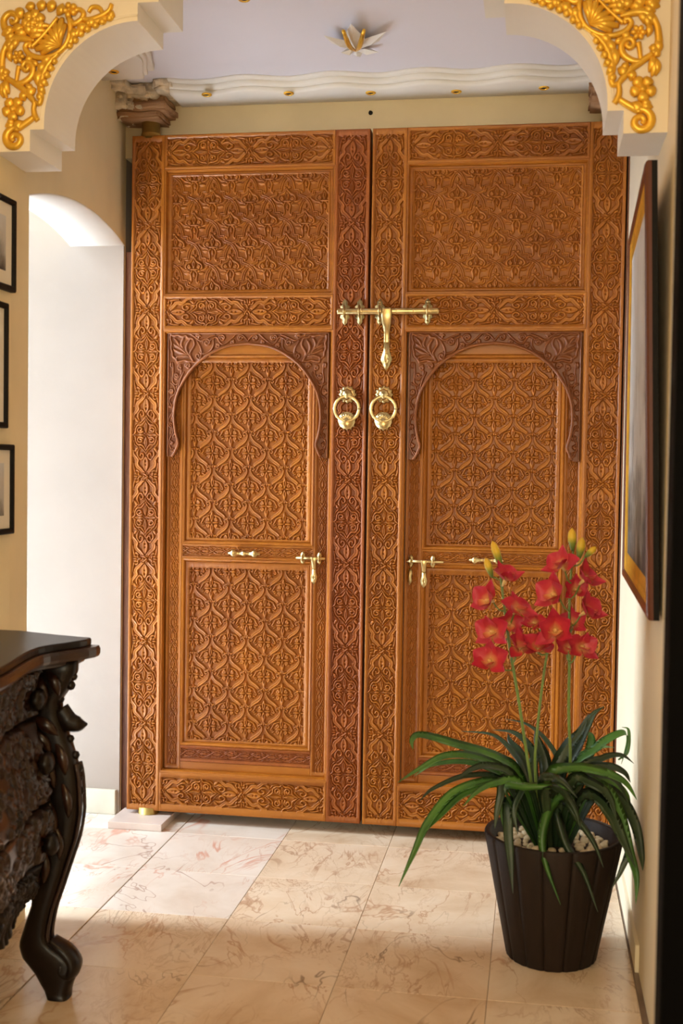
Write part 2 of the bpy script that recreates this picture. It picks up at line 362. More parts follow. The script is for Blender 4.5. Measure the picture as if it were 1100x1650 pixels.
# --- wicket panel tile
BX, BZ = .1545, .1455
bmf = []
for f in (-1, 1):
    bmf += [(smooth_path([(f*60, -192), (f*84, -160), (f*122, -128), (f*170, -94), (f*206, -56), (f*226, -14), (f*228, 18), (f*212, 42), (f*188, 42), (f*174, 24), (f*186, 6), (f*202, 14)], 6), [12, 23, 27, 26, 21, 16, 12, 11, 10, 10, 10, 10], 1., 'flat')]
    bmf += [(smooth_path([(f*6, 128), (f*34, 100), (f*70, 88), (f*110, 70), (f*130, 32), (f*150, -4), (f*140, -20), (f*122, -10)], 5), [9, 13, 14, 14, 12, 11, 10], .85, 'round')]
    bmf += [(smooth_path([(f*2, -160), (f*30, -182), (f*60, -174)], 4), [12, 18, 10], .95, 'round')]
    bmf += [(line((f*36, -64), (f*104, -70)), lensw(14), .8, 'round'), (line((f*96, -30), (f*140, -48)), lensw(13), .8, 'round')]
    for sg in (-1, 1): bmf += [(spiral(f*60, sg*42, 26, 7, PI/2*sg, 1.1*f*sg, 14), [13, 13, 14], .9, 'round')]
    bmf += [(line((f*8, 0), (f*92, 0)), lensw(18), .95, 'round')]
bmf += [(line((0, -160), (0, -200)), lensw(15), .9, 'round')]
for sg in (-1, 1): bmf += [(line((0, sg*6), (0, sg*(158 if sg > 0 else 150)), 13), lensw(29, 13), 1., 'round')]
bmh = [(line((0, 42), (0, 108)), lensw(10), .2, 'hole'), (line((0, -36), (0, -98)), lensw(10), .2, 'hole')]
t_wicket = Tile(BX, BZ, RES, -BX/2, -BZ/2)
for mm in (bmf, bmh): motif_draw(t_wicket, mm, BX/510, BZ/480, [((i+h)*BX, (j+h)*BZ, 1, 1) for i in range(-2, 3) for j in range(-2, 3) for h in (0, .5)])
# --- upper panel tile
AX, AZ = .1565, .182
amf = []; amh = []
STP = [(-14, 190), (0, 180), (24, 160), (42, 127), (50, 96), (55, 64), (90, 64), (92, 28), (132, 12), (153, 2), (166, -8)]
for f in (-1, 1):
    amf += [(np.array([(f*a, b) for a, b in STP], float), 12, .6, 'flat')]; amh += [(np.array([(f*a, b) for a, b in STP[1:-1]], float), 4.4, .15, 'hole')]
for f in (-1, 1):
    amf += [(smooth_path([(0, 74), (f*18, 46), (f*52, 26), (f*68, 0), (f*60, -26), (f*36, -40)], 5), 11, 1., 'round')]
    amf += [(smooth_path([(f*58, -30), (f*84, -24), (f*108, -4), (f*112, 4)], 5), [6, 10, 8, 4], .65, 'round')]
    amf += [(line((f*34, -56), (f*84, -52)), lensw(12), .6, 'round')]
    amf += [(smooth_path([(f*14, -34), (f*28, -58), (f*22, -92), (f*22, -120), (f*34, -132), (f*42, -120)], 5), [8, 8, 7, 7, 7], .8, 'round')]
    amf += [(spiral(f*18, 86, 9, 3, 0, 1.2*f, 12), 6, .85, 'round')]
    amf += [(spiral(f*38, -2, 14, 4, PI/2, -1.0*f, 12), [9, 10, 10], .95, 'round')]
amf += [(line((-42, -24), (42, -24)), lensw(8), .9, 'round'), (line((0, 104), (0, 136)), lensw(9), .85, 'round'), (line((0, 56), (0, -16)), lensw(17), 1., 'round'), (line((0, -44), (0, -100)), lensw(13), .7, 'round')]
amh += [([(0, -86), (0, -88)], 6, .15, 'hole'), (line((0, 36), (0, 4)), lensw(6), .2, 'hole')]
t_upper = Tile(AX, AZ, RES, -AX/2, -AZ/2)
for mm in (amf, amh): motif_draw(t_upper, mm, AX/305, AZ/362, [((i+h)*AX, (j+h)*AZ, 1, 1) for i in range(-2, 3) for j in range(-2, 3) for h in (0, .5)])
# --- narrow border tile
NX, NZ = .043, .118
t_nar = Tile(NX, NZ, RES, -NX/2, -NZ/2)
zz = np.linspace(-NZ/2*1.3, NZ/2*1.3, 50)
for f in (-1, 1):
    t_nar.stroke(np.stack([f*.0125*np.cos(2*PI*zz/NZ*1.0), zz], 1), .0022, 1.)
    t_nar.stroke(np.stack([f*.017*np.abs(np.sin(2*PI*zz/NZ)), zz], 1), .0016, .75)
    for k in (-1, 0, 1):
        t_nar.stroke(line((f*.006, k*NZ+.028), (f*.018, k*NZ+.045)), lensw(.003), .8); t_nar.stroke(line((f*.006, k*NZ-.028), (f*.018, k*NZ-.045)), lensw(.003), .8)
for k in (-1, 0, 1):
    t_nar.stroke(line((0, k*NZ-.02), (0, k*NZ+.02)), lensw(.0062), .95); t_nar.stroke(line((0, k*NZ-.010), (0, k*NZ+.010)), lensw(.002), .3, 'hole')
    t_nar.stroke(line((0, (k+.5)*NZ-.016), (0, (k+.5)*NZ+.016)), lensw(.0045), .8)

def axis_pts(a0, c0, c1, a1, step, rnd=.003):
    L = [a0, a0+.0008, a0+rnd*.5, a0+rnd]
    if c0-a0 > rnd+.002: L += [c0-.0008]
    n = max(2, int((c1-c0)/step)); L += list(np.linspace(c0, c1, n+1))
    if a1-c1 > rnd+.002: L += [c1+.0008]
    L += [a1-rnd, a1-rnd*.5, a1-.0008, a1]
    return np.array(sorted(set(np.round(L, 6))))
CACHE = {}
def relief(name, key, w, h, cx0, cx1, cz0, cz1, hf, depth, mat, loc, parent, thick=.03, step=.0016, rnd=.003, rise=0.):
    """board w x h (centred), carved inside the window; front at local y=0 facing -Y"""
    kk = (key, mat.name)
    if kk not in CACHE:
        xs = axis_pts(-w/2, cx0, cx1, w/2, step, rnd); zs = axis_pts(-h/2, cz0, cz1, h/2, step, rnd)
        X, Z = np.meshgrid(xs, zs); Y = np.zeros_like(X)
        e = np.minimum(np.minimum(X+w/2, w/2-X), np.minimum(Z+h/2, h/2-Z)); e = np.clip(e/rnd, 0, 1)
        Y += rnd*(1-np.sqrt(np.clip(1-(1-e)**2, 0, 1)))
        ins = (X >= cx0-1e-6) & (X <= cx1+1e-6) & (Z >= cz0-1e-6) & (Z <= cz1+1e-6)
        Y = np.where(ins, depth*(1-hf(X, Z))-rise, Y)
        nz, nx = X.shape
        V = np.stack([X, Y, Z], -1).reshape(-1, 3)
        idx = np.arange(nz*nx).reshape(nz, nx)
        Q = np.stack([idx[:-1, :-1], idx[:-1, 1:], idx[1:, 1:], idx[1:, :-1]], -1).reshape(-1, 4)
        rim = np.concatenate([idx[0, :], idx[1:, -1], idx[-1, -2::-1], idx[-2:0:-1, 0]])
        B = V[rim].copy(); B[:, 1] = thick; b0 = len(V); m = len(rim)
        k = np.arange(m); k2 = (k+1) % m
        Q2 = np.stack([rim[k2], rim[k], b0+k, b0+k2], -1)
        V = np.vstack([V, B]); CACHE[kk] = build_mesh(key, V, np.vstack([Q, Q2]), mat, True)
    return put(name, CACHE[kk], loc, parent)
def ring(name, x0, x1, z0, z1, yb, prof, mat, parent):
    g = G(); g.add(*frame_ring((x0, yb, z0), (x1, yb, z0), (x1, yb, z1), (x0, yb, z1), (0, -1, 0), prof, x1-x0, z1-z0)); return g.obj(name, mat, parent, smooth=False)

# ================================================================== the setting
YD = 4.78            # front plane of the door
XR = .335            # right wall
ZC = 3.06            # ceiling
XL = -1.62
def xw(y): return XL if y < 3.5 else XL-.0891*(y-3.5)
# floor: bed + marble tiles as pieces
floor = box('floor', -6.5, 2.0, -2.2, 6.2, -.06, -.004, M['grout'], bev=0)
tag(floor, 'polished pink and cream veined marble tile floor', 'floor', kind='structure')
cols = [-6.4+.4445*i for i in range(11)]
cols = [-2.30, -1.865, -1.425, -.977, -.548, -.106, .318]
lefts = [-2.30-.44*i for i in range(9, 0, -1)]
cols = lefts+cols
rows = [-2.0+.444*i for i in range(10)]
rows = [3.35-.437*i for i in range(12, 0, -1)]+[3.35, 3.795, 4.212, 4.652, 5.09, 5.53, 5.97]
tiles = {}
for i in range(len(cols)-1):
    for j in range(len(rows)-1):
        x0, x1, y0, y1 = cols[i], cols[i+1], rows[j], rows[j+1]
        if x1 < -2.4 and y1 < 2.6: continue
        g = .0007
        if abs(x0+1.425) < .001: x0 += .002
        if abs(x1+1.425) < .001: x1 -= .001
        kind = 'court_tile' if x1 < -1.8 else 'marble_white' if (x1 < -.9 and y0 > 3.7) else 'marble'
        k = (round(x1-x0, 4), round(y1-y0, 3), kind)
        if k not in tiles:
            a, b = (x1-x0)/2-g, (y1-y0)/2-g; e = .0015
            V = [(-a, -b, -.008), (a, -b, -.008), (a, b, -.008), (-a, b, -.008), (-a, -b, -.001), (a, -b, -.001), (a, b, -.001), (-a, b, -.001), (-a+e, -b+e, 0), (a-e, -b+e, 0), (a-e, b-e, 0), (-a+e, b-e, 0)]
            Fc = [(0, 1, 5, 4), (1, 2, 6, 5), (2, 3, 7, 6), (3, 0, 4, 7), (4, 5, 9, 8), (5, 6, 10, 9), (6, 7, 11, 10), (7, 4, 8, 11), (8, 9, 10, 11)]
            tiles[k] = build_mesh('floor_tile', V, Fc, M[kind], False)
        t = put('floor_tile', tiles[k], ((x0+x1)/2, (y0+y1)/2, 0), floor)
bs = box('border_strip', .320, XR+.01, -2.0, 5.0, -.03, .0005, M['border'], floor, bev=0)

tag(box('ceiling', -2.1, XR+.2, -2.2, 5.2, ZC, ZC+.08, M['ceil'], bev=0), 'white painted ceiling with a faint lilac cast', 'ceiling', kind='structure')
tag(box('wall_right', XR, XR+.15, -2.2, 5.2, -.02, ZC+.04, M['cream_r'], bev=0), 'cream painted wall on the right behind the planter', 'wall', kind='structure')
tag(box('wall_rear', -2.1, XR+.2, -2.25, -2.1, -.02, ZC+.04, M['white'], bev=0), 'cream wall behind the viewer closing the hall', 'wall', kind='structure')
tag(box('wall_left', XL-.235, XL, -2.2, 3.5, -.02, ZC+.04, M['cream'], bev=0), 'beige wall on the left with three framed pictures', 'wall', kind='structure')
# angled piece of the left wall with the low arched opening
YA, YB, YAP, RA, ZAP = 3.662, 4.872, 4.40, 2.66, 2.476
def arcz(y): return ZAP-(RA-math.sqrt(RA*RA-(y-YAP)**2))
poly = [(3.5, -.02), (YA, -.02)]+[(y, arcz(y)) for y in np.linspace(YA, YB, 25)]+[(YB, -.02), (5.2, -.02), (5.2, ZC+.04), (3.5, ZC+.04)]
nrm = np.array([1, .0891, 0]); nrm /= np.linalg.norm(nrm)
Vf = [np.array([xw(y), y, z]) for y, z in poly]; Vb = [v-nrm*.235 for v in Vf]
Vb = [np.array([b[0], v[1], v[2]]) for b, v in zip(Vb, Vf)]
n = len(poly)
wp = mesh_obj('wall_passage', Vf+Vb, [tuple(range(n)), tuple(range(2*n-1, n-1, -1))]+[(i, i+n, (i+1) % n+n, (i+1) % n) for i in range(n)], M['cream'], smooth=False)
tag(wp, 'beige wall pierced by a low arched opening beside the door', 'wall', kind='structure')
# whitewashed lining of the opening (intrados) and side wall seen through it
ys = np.linspace(YA, YB, 25); g = G(); V = []
for y in ys:
    for (dx, dz) in ((-.001, -.004), (-.24, -.004), (-.24, .01), (-.001, .01)): V.append((xw(y)+dx, y, arcz(y)+dz))
Fc = []
for i in range(len(ys)-1):
    for k in range(4): Fc.append((i*4+k, i*4+(k+1) % 4, (i+1)*4+(k+1) % 4, (i+1)*4+k))
tag(mesh_obj('trim_1', V, Fc, M['white'], smooth=True), 'bright white plaster lining under the low arch', 'arch lining', kind='structure')
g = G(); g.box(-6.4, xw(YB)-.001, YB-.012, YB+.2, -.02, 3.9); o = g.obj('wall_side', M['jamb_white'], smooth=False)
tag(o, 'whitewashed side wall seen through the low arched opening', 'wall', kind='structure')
tag(box('baseboard_side', -4.0, xw(YB)-.012, YB-.032, YB-.011, 0, .105, M['skirt'], bev=.003), 'pale marble skirting along the whitewashed side wall', 'skirting', kind='structure')
g = G(); g.box(-6.4, XL-.235, 1.4, 1.5, -.02, 2.6); tag(g.obj('wall_court', M['court'], smooth=False), 'plain white courtyard wall out of sight', 'wall', kind='structure')
# wall over the door
tag(box('wall_back', -1.80, XR+.05, 4.87, 5.05, 2.80, ZC+.04, M['cream'], bev=0), 'cream wall strip between door top and ceiling cornice', 'wall', kind='structure')
tag(box('trim_2', -1.742, -1.708, 4.885, 5.0, 0, 2.41, M['wood_frame'], bev=.003), 'dark brown wooden door frame post at the hinge side of the left leaf', 'door frame', kind='structure')
tag(box('trim_3', .329, .352, 4.775, 4.95, 0, 2.95, M['wood_frame'], bev=.003), 'dark brown wooden door frame post beside the right wall', 'door frame', kind='structure')
tag(box('wall_outside', -1.85, .5, 5.15, 5.2, -.02, 2.9, M['cream'], bev=0), 'unlit wall behind the closed door', 'wall', kind='structure')
# near dark doorway jamb
tag(box('trim_4', .2395, XR+.02, 2.17, 2.26, 0, ZC, M['wood_black'], bev=.003), 'nearly black doorway jamb at the right edge, out of focus', 'door jamb', kind='structure')
# foreground arch
YF, YBK, XC = 3.38, 3.622, -.645
def archpoly():
    r = .287; L = [(-.983, ZC+.03), (-.983, 2.432), (-.862, 2.432), (-.862, 2.495), (-.818, 2.495)]
    cx, cz = -.531, 2.513
    L += [(cx-r*math.cos(a), cz+r*math.sin(a)) for a in np.linspace(0, PI/2, 22)]
    L += [(-.531, 2.852), (-.468, 2.852), (-.468, 2.95)]
    return L
LH = archpoly(); full = [(XC+x, z) for x, z in LH]+[(XC-x, z) for x, z in LH[::-1]]
V, Fc = prism_xz(full, YF, YBK)
arch = mesh_obj('trim_5', V, Fc, M['white'], smooth=False)
arch.data.materials.append(M['arch_lamplit']); arch.data.polygons[0].material_index = 1
tag(arch, 'white plaster arch with stepped corbels spanning the hall ceiling', 'arch', kind='structure')
for f in (-1, 1):       # thin raised moulding following the arch face
    pts = [(XC+f*x, z) for x, z in LH[1:6]]+[(XC+f*x, z) for x, z in LH[6:-3]]
    inner = [(x+f*.018*(1 if i > 3 else .0), YF, z+.0) for i, (x, z) in enumerate(pts)]
    rr = .303; cx, cz = XC+f*-.531, 2.513
    P = [(cx-f*rr*math.cos(a), YF-.001, cz+rr*math.sin(a)) for a in np.linspace(0.05, PI/2, 20)]
    gg = G(); gg.sweep(np.array(P), .0035, .003); gg.obj('arch_bead', M['arch_lamplit'], arch)
# cornice along the back wall (wavy, three steps) and along the left wall
g = G()
for z0, z1, yb, am, ph in ((3.006, 3.028, 4.712, .020, 0), (3.026, 3.050, 4.696, .020, .12), (3.047, 3.062, 4.672, .020, .25)):
    xs = np.linspace(-1.495, XR, 120); V = []
    for x in xs:
        yf = yb+am*math.sin(2*PI*x/.36+ph)
        for (yy, zz2) in ((yf, z0+.005), (yf-.003, z1-.005), (yf, z1), (4.89, z1), (4.89, z0), (yf+.006, z0)): V.append((x, yy, zz2))
    Fc = [(i*6+k, i*6+(k+1) % 6, (i+1)*6+(k+1) % 6, (i+1)*6+k) for i in range(len(xs)-1) for k in range(6)]+[(0, 1, 2, 3, 4, 5)]
    g.add(V, Fc)
cor = g.obj('trim_6', M['white']); tag(cor, 'wavy white plaster cornice above the carved door', 'cornice', kind='structure')
g = G()
for z0, z1, dx, am in ((3.006, 3.030, .19, .018), (3.020, 3.046, .205, .018), (3.036, 3.062, .225, .012)):
    ys = np.linspace(3.62, 4.50, 60); V = []
    for y in ys:
        xf = xw(y)+dx+am*math.sin(2*PI*y/.42)
        for (xx, zz2) in ((xf, z0+.004), (xf, z1), (xw(y)-.01, z1), (xw(y)-.01, z0), (xf-.005, z0)): V.append((xx, y, zz2))
    g.add(V, [(i*5+k, i*5+(k+1) % 5, (i+1)*5+(k+1) % 5, (i+1)*5+k) for i in range(len(ys)-1) for k in range(5)]+[(0, 1, 2, 3, 4)])
tag(g.obj('trim_7', M['white']), 'white plaster cornice along the left wall behind the arch', 'cornice', kind='structure')
tag(box('baseboard_right', XR-.012, XR+.01, 3.62, 4.77, 0, .085, M['cream_r'], bev=.004), 'low cream skirting at the foot of the right wall', 'skirting', kind='structure')

# ================================================================== the carved double door
def border_v(X, Z): return t_border.sample(X, Z)
LEAFW, ZB, ZT = .998, .046, 2.868
def hardware_bolt(root, name, x0, x1, zc, y, staples, hx, hz, scale=1.0, s_r=.0135):
    e = empty(name, (x0, y, zc), root)
    g = G(); g.lathe([(0, 0), (s_r*.9, .002), (s_r, .006), (s_r, x1-x0-.006), (s_r*.9, x1-x0-.002), (0, x1-x0)], (x0, y-.022*scale, zc), 'x', 14)
    for k in range(6):
        xx = x0+(x1-x0)*(k+.5)/6; g.lathe([(s_r*1.0, -.002), (s_r*1.12, 0), (s_r*1.0, .002)], (xx, y-.022*scale, zc), 'x', 14)
    g.obj('bolt_bar', M['brass'], e)
    for sx in staples:
        g = G()
        pl = [(-.012, .0), (-.020, .022), (-.010, .030), (-.011, .040), (0, .054), (.011, .040), (.010, .030), (.020, .022), (.012, 0), (.020, -.022), (.010, -.030), (.011, -.040), (0, -.054), (-.011, -.040), (-.010, -.030), (-.020, -.022)]
        g.add(*prism_xz([(sx+a*scale, zc+b*scale) for a, b in pl], y-.006*scale, y+.001))
        a = np.linspace(-PI/2, PI/2, 9)
        P = [(sx, y-.004-(.030*scale)*math.cos(q)*1.05, zc+.020*scale*math.sin(q)) for q in a]
        g.sweep(np.array(P), .009*scale, .0035*scale, (1, 0, 0))
        for f in (-1, 1): g.lathe([(.006*scale, 0), (.005*scale, -.004*scale), (0, -.006*scale)], (sx, y-.005*scale, zc+f*.040*scale), 'y', 8)
        g.obj('staple', M['brass'], e)
    # hasp: broad curved tongue hanging from the bar, ending in a keyhole plate
    L = hz
    path = [(hx, y-.036*scale, zc+.012*scale), (hx, y-.037*scale, zc-.02*scale), (hx, y-.030*scale, zc-L*.22), (hx, y-.016*scale, zc-L*.36), (hx, y-.012*scale, zc-L*.55)]
    g = G(); g.sweep(smooth_path(path, 5), [.022*scale, .022*scale, .018*scale, .012*scale, .012*scale], .003*scale, (0, -1, 0), 8)
    g.obj('hasp', M['brass'], e)
    g = G(); zt = zc-L*.52
    ho = [(-.010, 0), (-.012, -.3), (-.020, -.52), (-.023, -.62), (-.014, -.78), (-.012, -.84), (0, -1.0), (.012, -.84), (.014, -.78), (.023, -.62), (.020, -.52), (.012, -.3), (.010, 0)]
    g.add(*prism_xz([(hx+a*scale, zt+b*L*.48) for a, b in ho], y-.016*scale, y-.010*scale))
    g.sweep(np.array([(hx+.008*scale*math.cos(t), y-.017*scale, zt-L*.48*.58+.018*scale*math.sin(t)) for t in np.linspace(0, 2*PI, 17)]), .0035*scale, .0035*scale)
    pl = g.obj('keyhole_plate', M['brass'], e)
    return e
def knocker(root, x, zt, y):
    e = empty('door_knocker', (x, y, zt), root)
    g = G(); g.lathe([(.034, .001), (.036, -.004), (.030, -.010), (.020, -.012)], (x, y, zt), 'y', 48, 12, .10); g.lathe([(.020, -.010), (.022, -.018), (.015, -.026), (.008, -.028), (.007, -.033), (0, -.035)], (x, y, zt), 'y', 24, 8, .08)
    g.obj('rosette', M['brass'], e)
    g = G(); a = np.linspace(0, 2*PI, 49); R = .050; zc = zt-.058
    g.sweep(np.array([(x+R*math.cos(t), y-.020, zc+R*math.sin(t)) for t in a]), .0075+.0014*np.cos(a*28), .0075, (0, -1, 0), 8)
    g.obj('ring', M['brass'], e)
    g = G(); zb = zt-.100
    g.lathe([(.030, .001), (.033, -.004), (.027, -.009), (0, -.011)], (x, y, zb-.012), 'y', 48, 12, .12)
    for k in range(7):
        t = PI*(k+.5)/7; g.sweep(line((x, y-.024, zb), (x+.034*math.cos(t), y-.020, zb+.026*math.sin(t)), 7), lensw(.0075, 7), lensw(.006, 7))
    g.lathe([(.034, 0), (.036, -.004), (.034, -.008), (0, -.012)], (x, y-.016, zb-.006), 'y', 24)
    g.obj('striker', M['brass'], e)
# height tile of the arch board (half pattern mirrored)
SPW, SPZ0, SPZ1 = .679, 1.538, 2.054
t_sp = Tile(SPW, SPZ1-SPZ0, .0013, -SPW/2, SPZ0, wrap=False)
sp = []
def cc(cx, cy): return (.3395-(cx-25)*.000314, 2.054-(cy-45)*.000314)
def ccs(L, n=5): return smooth_path([cc(*q) for q in L], n)
for cx, cy, r, a0, tn in ((440, 345, 50, 2, 1.3), (555, 170, 52, 0, 1.5), (430, 95, 36, 3, -1.3), (760, 112, 46, 0, 1.5), (1010, 112, 46, 3, -1.5), (700, 215, 32, 1, 1.2), (900, 165, 26, 2, 1.2), (300, 475, 42, 0, 1.4), (190, 500, 34, 2, -1.2), (140, 610, 46, 3, 1.5), (75, 470, 28, 1, 1.2), (75, 810, 34, 0, -1.4), (160, 760, 26, 2, 1.2)):
    x, z = cc(cx, cy); sp += [(spiral(x, z, r*.000314, .003, a0, tn, 20), [.0034, .0038, .0045], .95, 'round')]
for cx, cz, r, a0, tn in ((.326, 1.755, .011, 0, -1.4), (.322, 1.715, .010, 3, 1.4), (.327, 1.675, .010, 0, -1.4), (.318, 1.635, .010, 3, 1.4), (.324, 1.600, .010, 3, 1.4), (.316, 1.568, .008, 0, 1.2)):
    sp += [(spiral(cx, cz, r, .003, a0, tn, 16), [.003, .0034, .004], .95, 'round')]
for L in ([(420, 150), (470, 240), (480, 330), (440, 410), (400, 440)], [(640, 130), (640, 220), (590, 290), (500, 320)], [(600, 140), (680, 100), (740, 180), (800, 190), (900, 110), (960, 60), (1040, 80), (1105, 150)], [(330, 60), (380, 90), (470, 150), (560, 110), (660, 70)], [(90, 440), (100, 560), (90, 680), (150, 720), (200, 620), (210, 540)], [(60, 700), (110, 740), (130, 840), (60, 900), (40, 1000)], [(240, 560), (190, 680), (150, 830), (100, 980)]):
    sp += [(ccs(L), [.003, .0036, .003], .85, 'round')]
sp += [(smooth_path([(.330, 1.77), (.316, 1.735), (.334, 1.69), (.314, 1.65), (.332, 1.60), (.310, 1.555)], 6), .003, .85, 'round')]
sp += [(ccs([(370, 415), (325, 330), (345, 270), (385, 200), (360, 120), (300, 110), (270, 80), (215, 90), (160, 72), (110, 80), (62, 72), (58, 130), (76, 180), (66, 240), (84, 300), (90, 350), (130, 380), (160, 425), (250, 405), (310, 420), (370, 415)]), .0045, 1., 'round')]
for L, w in (([(325, 355), (275, 260), (285, 190), (320, 140)], .0062), ([(290, 330), (215, 240), (205, 180), (235, 120)], .0062), ([(265, 310), (190, 240), (130, 210), (105, 190)], .006), ([(190, 230), (150, 160), (110, 120)], .0055), ([(280, 335), (190, 300), (120, 270), (105, 260)], .006), ([(300, 350), (220, 345), (150, 365), (140, 385)], .006)):
    sp += [(ccs(L), [.002, w, w, .003], .9, 'round')]
motif_draw(t_sp, sp, 1, 1, [(0, 0, f, 1) for f in (-1, 1)])
inner_half = smooth_path([(0, 2.010), (.086, 1.998), (.157, 1.967), (.222, 1.918), (.270, 1.855), (.300, 1.790), (.310, 1.715), (.304, 1.650), (.290, 1.597)], 8)
def arch_board(root, xc, y):
    if 'sp' not in CACHE:
        ih = [tuple(p) for p in inner_half]+[(.292, 1.590), (.300, 1.572), (.306, 1.556), (.318, 1.542)]
        ih = np.array(ih)
        # resample
        d = np.concatenate([[0], np.cumsum(np.hypot(*np.diff(ih, axis=0).T))]); s = np.linspace(0, d[-1], 330)
        ih = np.stack([np.interp(s, d, ih[:, 0]), np.interp(s, d, ih[:, 1])], 1)
        inn = np.vstack([np.stack([-ih[::-1, 0], ih[::-1, 1]], 1), ih[1:]])
        c = np.array([0, 1.70]); out = []
        W2 = SPW/2
        for p in inn:
            v = p-c; v = v if p[1] > 1.72 else np.array([math.copysign(1, p[0]), 0.]); L = []
            if abs(v[0]) > 1e-6: L.append((W2-abs(p[0]))/abs(v[0]))
            if v[1] > 1e-6: L.append((SPZ1-p[1])/v[1])
            out.append(p+v*min(L))
        out = np.array(out); nt = 56; t = np.linspace(0, 1, nt)[:, None, None]
        P = inn[None]*(1-t)+out[None]*t
        X, Z = P[..., 0], P[..., 1]
        edge = np.minimum(np.minimum(W2-np.abs(X), SPZ1-Z)/.004, 1)
        H = np.clip(t_sp.sample(X, Z), 0, 1)
        rimd = np.hypot(X-inn[None, :, 0], Z-inn[None, :, 1])
        H = np.maximum(H, np.where(rimd < .007, 1., 0)); H = np.maximum(H, np.where(edge < .95, .9, 0))
        Y = .009*(1-H)
        nz, nx = X.shape; V = np.stack([X, Y, Z], -1).reshape(-1, 3); idx = np.arange(nz*nx).reshape(nz, nx)
        Q = np.stack([idx[:-1, :-1], idx[:-1, 1:], idx[1:, 1:], idx[1:, :-1]], -1).reshape(-1, 4)
        rim = np.concatenate([idx[0, :], idx[1:, -1], idx[-1, -2::-1], idx[-2:0:-1, 0]])
        B = V[rim].copy(); B[:, 1] = .036; b0 = len(V); m = len(rim); k = np.arange(m); k2 = (k+1) % m
        Q = np.vstack([Q, np.stack([rim[k2], rim[k], b0+k, b0+k2], -1)])
        V = np.vstack([V, B]); V[:, 2] -= 1.8
        CACHE['sp'] = build_mesh('arch_board', V, Q, M['wood_arch'])
        e = G(); bp = np.array([(p[0], -.002, p[1]-1.8) for p in inn[::6]]); e.sweep(bp, .0055, .006)
        CACHE['bead'] = build_mesh('bead_moulding', np.vstack(e.V), e.Fc, M['wood_arch'])
    o = put('arch_board', CACHE['sp'], (xc, y, 1.8), root); o['wloc'] = (xc, y, 1.8)
    b = put('bead_moulding', CACHE['bead'], (xc, y, 1.8), o)
    return o
